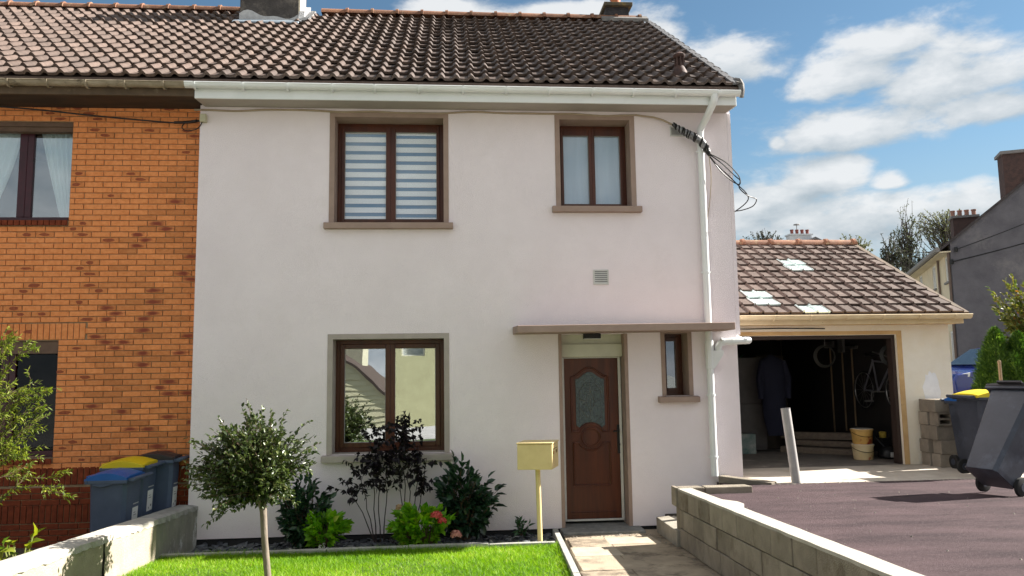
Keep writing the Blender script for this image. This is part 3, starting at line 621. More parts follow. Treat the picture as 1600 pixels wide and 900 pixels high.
# ---------------------------------------------------------------- the brick neighbour
BO = Vector((-6.2, .2, .05)); BY = .18
bh = thing('brick_house', 'orange brick terraced house with maroon windows joined on the left', 'house', BO)
UW = (-6.40, -4.935, 4.145, 5.46); GW = (-6.45, -4.985, 1.13, 2.595); UW2 = (-9.0, -8.0, 4.145, 5.46)
bwall = wall_holes(-9.6, -3.262, -.1, 5.66, BY+.014, .3, [UW, GW, UW2]).build('wall', mortar, bh)
mb = MB(); mb.box((-9.6, .5, -.1), (-9.3, 7.9, 5.66)); mb.box((-9.3, 7.6, -.1), (-3.27, 7.9, 5.66)); mb.box((-9.3, .5, -.1), (-3.27, 7.6, .05)); mb.box((-9.25, 2.6, .1), (-3.28, 2.7, 5.6)); mb.box((-9.3, .5, 2.75), (-3.27, 2.6, 2.85))
mb.build('back_wall', M('plain_wall', (.2, .18, .15), rough=.9), bh)
fl_brick = brick_m.copy(); fl_brick.name = 'flashed_brick'; nt = fl_brick.node_tree; b = nt.nodes['Principled BSDF']
src = b.inputs['Base Color'].links[0].from_socket
tc = nt.nodes.new('ShaderNodeTexCoord'); mp = nt.nodes.new('ShaderNodeMapping'); mp.inputs['Scale'].default_value = (10.5, 1, 33); nt.links.new(tc.outputs['Object'], mp.inputs[0])
oi = nt.nodes.new('ShaderNodeObjectInfo'); nz_ = nt.nodes.new('ShaderNodeTexNoise'); nz_.inputs['Scale'].default_value = 1.3; nz_.inputs['Detail'].default_value = 5
sc_ = nt.nodes.new('ShaderNodeVectorMath'); sc_.operation = 'SCALE'; sc_.inputs[0].default_value = (31, 17, 23); nt.links.new(oi.outputs['Random'], sc_.inputs['Scale'])
ad = nt.nodes.new('ShaderNodeVectorMath'); nt.links.new(mp.outputs[0], ad.inputs[0]); nt.links.new(sc_.outputs[0], ad.inputs[1]); nt.links.new(ad.outputs[0], nz_.inputs['Vector'])
ml = nt.nodes.new('ShaderNodeVectorMath'); ml.operation = 'MULTIPLY'; ml.inputs[1].default_value = (1, 0, 1); nt.links.new(mp.outputs[0], ml.inputs[0])
ln = nt.nodes.new('ShaderNodeVectorMath'); ln.operation = 'LENGTH'; nt.links.new(ml.outputs[0], ln.inputs[0])
sm = nt.nodes.new('ShaderNodeMath'); sm.operation = 'MULTIPLY_ADD'; nt.links.new(nz_.outputs['Fac'], sm.inputs[0]); sm.inputs[1].default_value = 1.5; nt.links.new(ln.outputs['Value'], sm.inputs[2])
mr = nt.nodes.new('ShaderNodeMapRange'); nt.links.new(sm.outputs[0], mr.inputs[0]); mr.inputs[1].default_value = 1.2; mr.inputs[2].default_value = 1.95
mx = nt.nodes.new('ShaderNodeMix'); mx.data_type = 'RGBA'; nt.links.new(mr.outputs[0], mx.inputs[0]); mx.inputs[6].default_value = (.25, .062, .036, 1); nt.links.new(src, mx.inputs[7]); nt.links.new(mx.outputs[2], b.inputs['Base Color'])
BRK = {}
def brick_mesh(w, h, mat):
    k = (round(w, 3), round(h, 3), mat.name)
    if k not in BRK:
        mb = MB(); c = .004; y0, y1 = -.014, .01; x, z = w/2, h/2
        mb.add([(-x, y1, -z), (x, y1, -z), (x, y1, z), (-x, y1, z), (-x, y0+c, -z), (x, y0+c, -z), (x, y0+c, z), (-x, y0+c, z), (-x+c, y0, -z+c), (x-c, y0, -z+c), (x-c, y0, z-c), (-x+c, y0, z-c)],
               [(0, 1, 5, 4), (1, 2, 6, 5), (2, 3, 7, 6), (3, 0, 4, 7), (4, 5, 9, 8), (5, 6, 10, 9), (6, 7, 11, 10), (7, 4, 8, 11), (8, 9, 10, 11)])
        BRK[k] = mesh_only(mb, 'brick', mat)
    return BRK[k]
bricks = []
def put_brick(xc, zc, w, h, dark=False, flash=None, y=BY+.014):
    m = brick_dark if dark else (fl_brick if (random.random() < .15 if flash is None else flash) else brick_m)
    bricks.append((xc, y, zc, brick_mesh(w, h, m), m))
CH = .0733; MOD = .231; J = .0095
def zone(x, z):
    if .80 < z < 1.02: return 'soldier'
    if z < .57 and z > .35: return 'soldier_low'
    return 'dark' if z <= .80 else 'course'
z = .04; k = 0
while z < 5.62:
    zc = z+CH/2
    if .80 <= zc <= 1.02 or .34 <= zc <= .56: z += CH; k += 1; continue
    xa = -9.6+(MOD/2 if k % 2 else 0)
    for i in range(40):
        a, b_ = max(xa+i*MOD, -9.58), min(xa+i*MOD+MOD-J, -3.268)
        if b_-a < .03: continue
        segs = [(a, b_)]
        for h in ((UW[0], UW[1], UW[2]-.07, UW[3]), (GW[0], GW[1], GW[2]-.07, GW[3]), (GW[0]-.34, GW[0]-.33+29*CH-.008, 2.60, 2.825), UW2):
            if h[2]-.02 < zc < h[3]+.02:
                ns = []
                for s0, s1 in segs:
                    if s1 <= h[0] or s0 >= h[1]: ns.append((s0, s1))
                    else:
                        if s0 < h[0]-.03: ns.append((s0, h[0]-.004))
                        if s1 > h[1]+.03: ns.append((h[1]+.004, s1))
                segs = ns
        for s0, s1 in segs: put_brick((s0+s1)/2, zc, s1-s0, CH-J, dark=zc < .8)
    z += CH; k += 1
for z0, z1, xa, xb, dk in ((.795, 1.02, -9.58, -3.27, True), (.335, .56, -9.58, -3.27, True), (2.603, 2.82, GW[0]-.33, GW[0]-.33+29*CH+.001, False)):
    x = xa
    while x+.066 < xb: put_brick(x+.032, (z0+z1)/2, .064, z1-z0-.012, dark=dk, flash=random.random() < .18 if not dk else None); x += CH
for w in (UW, GW):
    x = w[0]+.01
    while x+.06 < w[1]: bricks.append((x+.032, BY-.03, w[2]-.035, brick_mesh(.064, .066, brick_dark), brick_dark)); x += CH
def hid(b): return 0 if in_view((b[0], b[1], b[2])) and b[2] > .5 else 1
bricks.sort(key=lambda b: (hid(b), (Vector(b[:3])-CAM).length))
rest = {}
for i, (x, y, zz, me, m) in enumerate(bricks):
    j = random.uniform(-.0035, .002)
    mw = Matrix.Translation(Vector((x, y+j, zz))-BO) @ Matrix.Rotation(random.uniform(-.006, .006), 4, 'Y')
    if i < 300: inst(me, 'brick', bwall, mw)
    else: rest.setdefault(m.name, []).append((me, mw, m))
for nme, l in rest.items():
    if nme != 'flashed_brick': joined([(a, b_) for a, b_, c_ in l], 'bricks', l[0][2], bwall)
# flashed bricks past the limit keep their blotch: one colour attribute-free copy each, dark centre as a thin fired patch
if 'flashed_brick' in rest:
    l = rest['flashed_brick']; joined([(a, b_) for a, b_, c_ in l], 'bricks', brick_m, bwall)
    mb = MB()
    for me, mw, m in l:
        p = mw.translation+BO; w, h = random.uniform(.045, .085), random.uniform(.017, .026); n = 12; cx = p.x+random.uniform(-.02, .02)
        ph = [random.uniform(.75, 1.1) for _ in range(n)]
        vs = [(cx+w*ph[k]*math.cos(2*math.pi*k/n), p.y-.0145, p.z+h*ph[k]*math.sin(2*math.pi*k/n)) for k in range(n)]
        mb.add(vs, [tuple(range(n))])
    o = mb.build('fired_patches', M('fired_patch', (.22, .05, .026), (.36, .10, .036), sc=40, rough=.85), bwall); o['kind'] = 'stuff'
# neighbour's windows
maroon = M('maroon_window_frame', (.055, .006, .014), (.035, .004, .009), sc=10, rough=.35, spec=.45)
def nwindow(w, mull, curtains, glass, lab):
    x0, x1, z0, z1 = w; yd = BY+.16
    win = BX('window', (x0+.004, yd, z0+.003), (x1-.004, yd+.004, z0+.015), maroon, bh); win['label'] = lab
    mb = MB(); ring(mb, x0+.003, x1-.003, z0+.003, z1-.003, .075, yd+.005, yd+.06); mb.box((mull-.09, yd+.003, z0+.078), (mull+.09, yd+.055, z1-.078)); mb.build('frame', maroon, win, .005)
    mb = MB(); mb.box((mull-.012, yd-.004, z0+.08), (mull+.012, yd+.003, z1-.08)); mb.build('mullion_bead', maroon, win, .003)
    for a, b_ in ((x0+.078, mull-.09), (mull+.09, x1-.078)):
        BX('pane', (a-.003, yd+.03, z0+.075), (b_+.003, yd+.036, z1-.075), glass, win)
    if curtains:
        cm = M('white_voile', (.88, .90, .92), (.80, .83, .86), sc=4, rough=.9, stretch=(10, 1, .5))
        def right(t): s = t**1.4; return (mull+.12+.30*s+.1*math.sin(2.5*t)*.3, x1-.03)
        def left(t): s = t**1.4; return (x0+.03, mull-.10-.40*s)
        curtain(win, 0, 0, z1, z0, yd+.10, 7, .016, cm, right); curtain(win, 0, 0, z1, z0, yd+.10, 6, .016, cm, left)
    return win
BYW = glass_mat('neighbour_glass', .22)
nwindow(UW, -5.585, True, BYW, 'maroon upper window of the brick house with parted voile curtains')
nwindow(GW, -5.66, False, glass_mat('neighbour_dark_glass', .02, (.3, .33, .33)), 'maroon ground floor window of the brick house behind the shrub')
nwindow(UW2, -8.5, False, BYW, 'far maroon upper window of the brick house')
mb = MB(); mb.box((UW[0]-.02, BY+.02, UW[3]-.06), (UW[1]-.002, BY+.16, UW[3]-.004)); mb.box((UW[0], BY+.05, UW[3]-.12), (UW[1]-.006, BY+.155, UW[3]-.0595)); mb.build('shutter_box', M('brown_shutter_box', (.16, .10, .07), (.11, .07, .05), sc=9, rough=.8), bh)
mb = MB(); mb.box((GW[0]+.01, BY+.03, GW[3]-.16), (GW[1]-.006, BY+.15, GW[3]-.005))
mb.build('shutter_box', M('brown_shutter_box', (.16, .10, .07), (.11, .07, .05), sc=9, rough=.8), bh)
# its roof
mb = MB(); a, b, c, d = roof_pt(-9.7, .01, -.01), roof_pt(-3.302, .01, -.01), roof_pt(-3.302, 5.17, -.01), roof_pt(-9.7, 5.17, -.01); dn = Vector((0, 0, -.09)); mb.hexa([a+dn, b+dn, c+dn, d+dn, a, b, c, d])
mb.hexa([(-9.7, 3.86, 8.63), (-3.302, 3.86, 8.63), (-3.302, 8.2, 5.72), (-9.7, 8.2, 5.72), (-9.7, 3.86, 8.76), (-3.302, 3.86, 8.76), (-3.302, 8.2, 5.85), (-9.7, 8.2, 5.85)])
mb.prism([(.2, 5.66), (7.9, 5.66), (7.9, 5.8), (3.86, 8.6), (.2, 6.1)], 'x', -9.6, -9.3)
broof = mb.build('roof', tile_lit_red, bh)
lay_tiles(broof, BO, -3.30-TW*32, 32, 16, lambda x, v: T_lit_red if x < -4.6+random.gauss(0, .8) else T_mid, TW, GAUGE, skip=lambda p: p.x > -3.72 and p.y > 3.1)
ridge_row(broof, [-9.7+.46*k for k in range(14)], 3.86, 8.79, .125, ridge_m, BO)
old_g = M('mossy_old_gutter', (.36, .30, .22), (.22, .18, .12), sc=5, rough=.8, bump=.3, c3=(.07, .055, .035), sc3=4, lo3=.52, hi3=.66, stretch=(1, 1, 2.5))
g2 = gutter_mesh(-9.6, -3.302, -.47, 5.765, 5.757, .060).build('gutter', old_g, bh, smooth=True)
for k in range(11): bracket(g2, -3.55-k*.46, -.47, 5.76, .062, old_g)
eb = M('stained_brown_eaves', (.14, .095, .06), (.085, .06, .04), sc=4, rough=.85, c3=(.30, .24, .16), sc3=3, lo3=.6, hi3=.8)
BX('fascia', (-9.6, -.40, 5.62), (-3.215, -.36, 5.80), eb, bh, .004)
mb = MB(); mb.hexa([(-9.6, -.36, 5.63), (-3.215, -.36, 5.63), (-3.262, BY+.1, 5.655), (-9.6, BY+.1, 5.655), (-9.6, -.36, 5.65), (-3.215, -.36, 5.65), (-3.262, BY+.1, 5.675), (-9.6, BY+.1, 5.675)]); mb.build('soffit', M('dark_eaves_boards', (.07, .045, .03), (.04, .028, .02), sc=8, rough=.9, stretch=(.2, 1, 1)), bh)

# ---------------------------------------------------------------- garage
GO = Vector((5.8, 1.3, .65)); GY = 1.18
gar = thing('garage', 'open cream garage with brown tiled roof right of the rendered house', 'garage', GO)
gpaint = M('cream_garage_paint', (.84, .78, .66), (.78, .71, .57), sc=3, rough=.9, bump=.35, bsc=80, c3=(.86, .84, .80), sc3=1.2, lo3=.6, hi3=.72)
gpeel = M('ochre_garage_paint', (.62, .42, .20), (.52, .33, .15), sc=5, rough=.9, bump=.3, c3=(.28, .18, .09), sc3=4, lo3=.62, hi3=.75)
mb = wall_holes(3.86, 7.56, .6, 2.80, GY, .22, [(3.95, 6.72, .6, 2.60)])
mb.box((7.36, GY+.221, .6), (7.555, 7.0, 2.78)); mb.box((3.86, GY+.221, .6), (3.95, 7.0, 2.78)); mb.box((3.951, 6.8, .6), (7.359, 7.0, 2.78))
gwall = mb.build('wall', gpaint, gar)
mb = MB(); mb.prism([(GY+.02, 2.801), (6.98, 2.801), (4.0, 4.36)], 'x', 7.37, 7.55); mb.build('gable_wall', gpaint, gar)
mb = MB(); mb.box((6.7205, GY-.006, .66), (6.80, GY+.226, 2.604)); mb.box((3.97, GY-.006, 2.6045), (6.80, GY+.2, 2.66)); mb.build('door_reveal', gpeel, gwall)
# peeled patch of white filler on the pillar
mb = MB(); pp_ = [(7.22+.13*math.cos(t)*random.uniform(.75, 1.15), 1.72+.34*math.sin(t)*random.uniform(.8, 1.1)) for t in [2*math.pi*k/22 for k in range(22)]]; mb.prism(pp_, 'y', GY-.004, GY+.001)
mb.build('filler_patch', M('white_filler', (.85, .84, .83), (.78, .77, .76), sc=9, rough=.9), gwall)
BX('floor', (3.95, GY-.03, .60), (7.36, 6.8, .664), M('garage_floor', (.20, .175, .15), (.13, .115, .10), sc=3, rough=.9, bump=.4, c3=(.32, .28, .24), sc3=2), gar)
BX('shade_lining', (3.951, 6.74, .665), (7.35, 6.79, 2.78), dark_in, gar)  # near-black sheet, the shade inside the garage put into its colour
mb = MB(); mb.box((7.345, 1.45, .665), (7.358, 6.7, 2.75)); mb.box((3.952, 1.45, .665), (3.962, 6.7, 2.75)); mb.box((3.97, 1.45, 2.72), (7.34, 6.7, 2.74)); mb.build('shade_lining', dark_in, gar)
mb = MB(); mb.box((6.665, GY+.05, .67), (6.718, GY+.19, 2.60)); mb.box((3.97, GY+.05, 2.545), (6.664, GY+.19, 2.598)); mb.build('door_frame', M('dark_door_frame', (.04, .025, .02), rough=.7), gar)
GSL = math.atan(.5); GS = Vector((0, math.cos(GSL), math.sin(GSL))); GN = Vector((0, -math.sin(GSL), math.cos(GSL))); GE = Vector((0, .88, 2.905))
P = lambda x, v, n: roof_pt(x, v, n, GE, GS, GN)
mb = MB(); dn = Vector((0, 0, -.07)); a, b, c, d = P(3.87, 0, -.005), P(7.68, 0, -.005), P(7.68, 3.48, -.005), P(3.87, 3.48, -.005); mb.hexa([a+dn, b+dn, c+dn, d+dn, a, b, c, d])
mb.hexa([(3.87, 4.0, 4.36), (7.68, 4.0, 4.36), (7.68, 7.2, 2.85), (3.87, 7.2, 2.85), (3.87, 4.0, 4.45), (7.68, 4.0, 4.45), (7.68, 7.2, 2.93), (3.87, 7.2, 2.93)])
groof = mb.build('roof', tile_flat, gar)
T_flat = tile_mesh('roof_tile', prof_flat, .36, tile_flat, lift=.032, drop=.026)
glass_tile = M('glass_roof_tile', (.62, .72, .70), (.45, .55, .54), sc=5, rough=.15, spec=.6)
T_glass = tile_mesh('roof_tile', prof_flat, .36, glass_tile, lift=.034, drop=.026)
GTW = .2065; gcols = 18
def garage_tile(x, v):
    c = round((x-3.90)/GTW); r = round(v/.316)
    return T_glass if (c, r) in ((9, 7), (10, 7), (9, 6), (10, 6), (3, 2), (4, 2), (4, 1), (3, 1), (7, 0), (6, 0)) else T_flat
lay_tiles(groof, GO, 3.90, gcols, 11, garage_tile, GTW, .316, eave=GE, s=GS, nn=GN)
mb = MB(); a, b = P(7.62, 0, .01), P(7.70, 0, .01); c, d = P(7.70, 3.48, .03), P(7.62, 3.48, .03); dn = GN*-.12; mb.hexa([a+dn, b+dn, c+dn, d+dn, a, b, c, d]); mb.build('verge_board', M('weathered_board', (.15, .11, .08), (.1, .08, .06), rough=.9), groof)
ridge_row(groof, [3.88+.545*k for k in range(8)], 4.0, 4.46, .12, ridge_m, GO)
ggm = M('peeling_cream_gutter', (.70, .58, .38), (.62, .49, .30), sc=5, rough=.7, c3=(.09, .05, .025), sc3=6, lo3=.66, hi3=.70)
gg = gutter_mesh(3.88, 7.66, .80, 2.87, 2.87, .062).build('gutter', ggm, gar, smooth=True)
for k in range(7): bracket(gg, 4.1+k*.55, .80, 2.87, .062, ggm)
BX('fascia', (3.88, .90, 2.745), (7.62, .93, 2.88), ggm, gar, .003)
mb = MB(); mb.box((3.88, .931, 2.748), (7.62, GY-.002, 2.765)); mb.build('soffit', gpeel, gar)
mb = MB(); mb.tube([(3.9, GY-.012, 2.71), (4.4, GY-.013, 2.705), (4.9, GY-.012, 2.712), (5.6, GY-.012, 2.70)], .008, 5); mb.build('loose_cable', black_pl, gar)

# ---------------------------------------------------------------- things inside the garage
def tin(mb, c, r0, r1, h, n=18): mb.lathe([(r0*.97, 0), (r0, .01), (r1, h-.02), (r1+.008, h-.018), (r1+.008, h), (r1-.01, h), (r1-.012, h-.01)], c, n)
tub_m = M('paint_tub', (.62, .40, .12), (.50, .27, .07), sc=4, rough=.5, c3=(.28, .05, .02), sc3=3.5, lo3=.56, hi3=.6)
tub_m2 = M('cream_paint_tub', (.72, .60, .36), (.62, .46, .22), sc=4, rough=.5, c3=(.45, .10, .05), sc3=3.2, lo3=.6, hi3=.64)
for i, (zz, mm, lb) in enumerate(((.664, tub_m2, 'cream paint tub on the garage floor under the ochre tub'), (.905, tub_m, 'ochre and red paint tub stacked on the cream tub'))):
    t = thing('paint_tub', lb, 'tub', (6.50, 1.95, zz), 'stacked paint tubs in the garage')
    mb = MB(); tin(mb, (6.50, 1.95, zz), .145, .165, .235); mb.build('tub', mm, t, smooth=True)
    mb = MB(); mb.lathe([(.172, .215), (.172, .238), (.16, .241)], (6.50, 1.95, zz), 18); mb.build('lid', M('white_tub_lid', (.62, .58, .5), rough=.5), t)
    mb = MB(); mb.tube([(6.5+.172*math.cos(a), 1.95+.172*math.sin(a), zz+.19-.07*math.sin(math.pi*(k/10))) for k, a in enumerate([math.pi+math.pi*j/10 for j in range(11)])], .004, 5); mb.build('handle', black_pl, t)
frig = thing('cupboard', 'tall pale cupboard deep inside the dark garage', 'cupboard', (5.1, 3.6, .664))
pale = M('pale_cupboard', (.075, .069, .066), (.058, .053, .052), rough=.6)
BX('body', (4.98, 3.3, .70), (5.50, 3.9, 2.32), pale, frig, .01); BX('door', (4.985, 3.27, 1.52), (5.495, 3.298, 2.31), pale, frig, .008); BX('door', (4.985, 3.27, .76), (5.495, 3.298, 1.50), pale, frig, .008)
mb = MB(); mb.tube([(5.45, 3.268, 1.6), (5.45, 3.24, 1.62), (5.45, 3.24, 1.8), (5.45, 3.268, 1.82)], .008, 6); mb.build('handle', M('steel', (.4, .4, .4), rough=.3, metal=.8), frig)
pn = thing('door_leaf', 'pale wooden board leaning behind the hanging overall in the garage', 'board', (5.9, 3.9, .664))
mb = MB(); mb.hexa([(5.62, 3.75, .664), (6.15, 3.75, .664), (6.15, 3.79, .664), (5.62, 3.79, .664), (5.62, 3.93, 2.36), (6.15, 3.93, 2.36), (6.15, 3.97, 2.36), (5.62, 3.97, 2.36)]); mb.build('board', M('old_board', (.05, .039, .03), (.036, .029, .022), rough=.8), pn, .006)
mb = MB(); mb.box((5.66, 3.745, .9), (5.70, 3.752, .99)); mb.build('latch', black_pl, pn)
ov = thing('work_overall', 'dark navy overall hanging from a hook in the garage', 'clothing', (5.55, 3.05, .95))
mb = MB(); prof = [(.03, 2.36), (.07, 2.33), (.20, 2.27), (.24, 2.1), (.25, 1.85), (.21, 1.65), (.22, 1.45), (.20, 1.2), (.16, .97)]
n = 14; vs = []
for r, h in prof:
    for k in range(n): a = 2*math.pi*k/n; rr = r*(1+.1*math.sin(3*a+h*4)); vs.append((5.55+rr*.95*math.cos(a)+.03*math.sin(h*2), 3.02+rr*.5*math.sin(a), h))
mb.add(vs, [(i*n+k, i*n+(k+1) % n, (i+1)*n+(k+1) % n, (i+1)*n+k) for i in range(len(prof)-1) for k in range(n)]+[tuple(range(n)), tuple(range((len(prof)-1)*n, len(prof)*n))])
navy = M('navy_cloth', (.012, .014, .03), rough=.9); mb.build('torso', navy, ov, smooth=True)
for s in (-1, 1):
    mb = MB(); mb.tube([(5.55+s*.17, 3.02, 2.24), (5.55+s*.25, 3.0, 1.95), (5.55+s*.24, 3.0, 1.6)], [.07, .065, .05], 8); mb.build('sleeve', navy, ov, smooth=True)
mb = MB(); mb.tube([(5.55, 3.05, 2.36), (5.55, 3.05, 2.72)], .006, 5); mb.build('hook_cord', black_pl, ov)
# bicycle hung on the side wall
bk = thing('bicycle', 'old bicycle hanging on the right wall inside the garage', 'bicycle', (7.2, 2.4, 1.5))
rub = M('tyre_rubber', (.02, .02, .02), rough=.8); stl = M('dull_steel', (.34, .33, .32), rough=.35, metal=.7)
def circ(c, r, n=22): return [(c[0], c[1]+r*math.cos(2*math.pi*k/n), c[2]+r*math.sin(2*math.pi*k/n)) for k in range(n+1)]
wa, wb = (7.22, 2.1, 1.72), (7.22, 3.1, 1.72)
for c in (wa, wb):
    mb = MB(); mb.tube(circ(c, .33), .016, 6, cap=False); w = mb.build('wheel', rub, bk, smooth=True)
    mb = MB(); mb.tube(circ(c, .305), .010, 6, cap=False)
    for k in range(14): a = 2*math.pi*k/14; mb.tube([c, (c[0], c[1]+.3*math.cos(a), c[2]+.3*math.sin(a))], .002, 4)
    mb.build('rim', stl, w)
mb = MB(); 
for p, q in ((wa, (7.22, 2.28, 2.25)), ((7.22, 2.26, 2.18), (7.22, 2.78, 2.22)), ((7.22, 2.28, 2.1), (7.22, 2.65, 1.7)), ((7.22, 2.78, 2.25), (7.22, 2.65, 1.7)), (wb, (7.22, 2.65, 1.7)), (wb, (7.22, 2.78, 2.2))): mb.tube([p, q], .016, 7)
mb.build('frame', M('bicycle_frame', (.16, .16, .18), rough=.4), bk)
mb = MB(); mb.tube([(6.93, 2.24, 2.36), (7.05, 2.3, 2.34), (7.22, 2.28, 2.28), (7.3, 2.3, 2.34)], .013, 7); mb.build('handlebar', stl, bk)
mb = MB(); mb.hexa([(7.14, 2.68, 2.29), (7.30, 2.68, 2.29), (7.27, 2.95, 2.3), (7.17, 2.95, 2.3), (7.15, 2.68, 2.33), (7.29, 2.68, 2.33), (7.26, 2.95, 2.36), (7.18, 2.95, 2.36)]); mb.build('saddle', black_pl, bk, .01)
mb = MB(); mb.tube([(7.1, 2.65, 1.7), (7.34, 2.65, 1.7)], .012, 6); mb.box((6.98, 2.60, 1.53), (7.10, 2.68, 1.56)); mb.tube([(7.1, 2.65, 1.7), (7.08, 2.64, 1.55)], .01, 6); mb.build('pedals', stl, bk)
# clutter
wood_d = M('garage_timber', (.20, .16, .12), (.14, .11, .085), rough=.8, sc=10, stretch=(.3, 3, 3))
for i, (x0, y0, x1, y1, zz, h, lb) in enumerate(((5.75, 3.3, 6.9, 2.35, .664, .10, 'long pale plank lying on the garage floor, the lowest'), (5.95, 3.5, 6.95, 2.6, .77, .09, 'second plank lying across the planks on the garage floor'), (5.9, 3.62, 7.0, 2.9, .87, .12, 'thick plank on top of the pile in the garage'))):
    d_ = Vector((x1-x0, y1-y0, 0)).normalized(); nn = Vector((-d_.y, d_.x, 0))*.07; a, b = Vector((x0, y0, zz)), Vector((x1, y1, zz)); u = Vector((0, 0, h))
    mb = MB(); mb.hexa([a-nn, b-nn, b+nn, a+nn, a-nn+u, b-nn+u, b+nn+u, a+nn+u]); tag(mb.build('plank', wood_d, bevel=.006), lb, 'plank', 'planks lying in the garage')
t = thing('strimmer', 'black and yellow garden power tool on the garage floor beside the tubs', 'power tool', (6.78, 1.95, .664))
mb = MB(); mb.lathe([(.06, .0), (.13, .03), (.14, .10), (.10, .17), (.03, .2)], (6.9, 1.92, .664), 16); mb.build('housing', black_pl, t, smooth=True)
mb = MB(); mb.box((6.86, 1.77, .70), (6.99, 1.80, .78)); mb.build('guard', M('pale_grey_plastic', (.5, .5, .48), rough=.5), t, .01)
mb = MB(); mb.tube([(6.9, 1.95, .8), (6.8, 2.1, .98), (6.62, 2.4, 1.15)], .018, 8); mb.build('shaft', black_pl, t)
mb = MB(); mb.lathe([(.05, 0), (.06, .09), (.03, .1)], (6.93, 2.1, .98), 12); mb.build('tank', M('yellow_plastic', (.45, .32, .05), rough=.5), t)
BX('support', (6.86, 2.03, .664), (7.0, 2.17, .98), black_pl, t, .01)
sh_ = thing('wall_shelf', 'dark shelf with boxes along the back wall of the garage', 'shelf', (6.6, 6.5, 1.4))
for zz in (1.35, 1.75, 2.15): BX('board', (5.95, 6.30, zz), (7.25, 6.70, zz+.03), wood_d, sh_)
for xx in (5.97, 7.2): BX('upright', (xx, 6.32, .664), (xx+.04, 6.36, 2.3), wood_d, sh_)
random.seed(17)
for k, (xx, zz, w, h, c) in enumerate(((6.05, 1.381, .25, .22, (.16, .12, .08)), (6.36, 1.381, .18, .28, (.10, .10, .11)), (6.62, 1.381, .3, .18, (.06, .10, .14)), (6.98, 1.381, .2, .25, (.18, .16, .14)), (6.1, 1.781, .3, .25, (.14, .13, .12)), (6.5, 1.781, .16, .2, (.12, .03, .02)), (6.75, 1.781, .35, .27, (.10, .09, .07)))):
    tag(BX('storage_box', (xx, 6.36, zz), (xx+w, 6.64, zz+h), M('box_colour_%s' % 'abcdefg'[k], c, rough=.7), None, .008), ('tan carton at the left of the lower garage shelf', 'narrow grey box on the lower garage shelf', 'blue flat box on the lower garage shelf', 'pale box at the right of the lower garage shelf', 'grey carton at the left of the upper garage shelf', 'small red box on the upper garage shelf', 'wide brown box at the right of the upper garage shelf')[k], 'box')
for k, (y, z0, z1, kind) in enumerate(((3.6, 1.0, 2.45, 'rake'), (3.95, .95, 2.4, 'spade'), (4.4, .9, 2.5, 'broom'))):
    t = thing(kind, 'long handled %s hanging on the right wall deep in the garage' % kind, 'tool', (7.28, y, z0)); mb = MB(); mb.tube([(7.30, y, z0), (7.30, y, z1)], .016, 6); mb.build('handle', M('tool_handle', (.28, .20, .12), rough=.7), t)
    mb = MB(); w = (.2, .1, .17)[k]; mb.box((7.27, y-w, z1), (7.315, y+w, z1+(.06, .28, .12)[k])); mb.build('head', stl, t, .004)
for k, (x, y, z, r, lb) in enumerate(((6.95, 1.75, 2.30, .13, 'coiled hose hung high inside the garage doorway'), (6.6, 3.2, 2.32, .17, 'coil of pale cable hung under the garage ceiling'))):
    t = thing('coil', lb, 'coil', (x, y, z)); mb = MB()
    for j in range(3): mb.tube([(x+(r+.012*j)*math.cos(2*math.pi*q/20), y+.02*j, z+(r+.012*j)*math.sin(2*math.pi*q/20)) for q in range(21)], .012, 5, cap=False)
    mb.build('hose', M('pale_hose' if k else 'grey_hose', (.10, .10, .09) if k else (.05, .055, .055), rough=.6), t); mb = MB(); mb.tube([(x, y, z+r), (x, y, 2.72)], .006, 5); mb.build('hook', stl, t)
tag(BX('crate', (4.86, 3.05, .664), (5.2, 3.25, 1.0), M('teal_box', (.10, .17, .16), (.30, .32, .30), sc=7, rough=.7), None, .01), 'patterned box on the garage floor before the pale cupboard', 'box')
for (x, y, zz, lb, col) in ((6.1, 6.5, 2.2, 'green watering can hanging on the back wall of the garage', (.05, .16, .08)), (6.55, 6.5, 1.75, 'small green hose reel on the back wall of the garage', (.03, .25, .10))):
    t = thing('garden_tool', lb, 'tool', (x, y, zz))
    m_ = M('tool_'+str(col[1]), col, rough=.5); mb = MB(); mb.lathe([(.08, 0), (.12, .05), (.11, .2), (.05, .25)], (x, y, zz), 12); mb.build('body', m_, t, smooth=True)
    mb = MB(); mb.tube([(x+.1, y, zz+.05), (x+.25, y, zz+.22), (x+.27, y, zz+.24)], .018, 6); mb.tube([(x-.1, y, zz+.2), (x-.16, y, zz+.15), (x-.1, y, zz+.05)], .01, 6); mb.build('handle', m_, t)
    mb = MB(); mb.tube([(x, y, zz+.25), (x, 6.73, zz+.3)], .006, 5); mb.build('hook', stl, t)

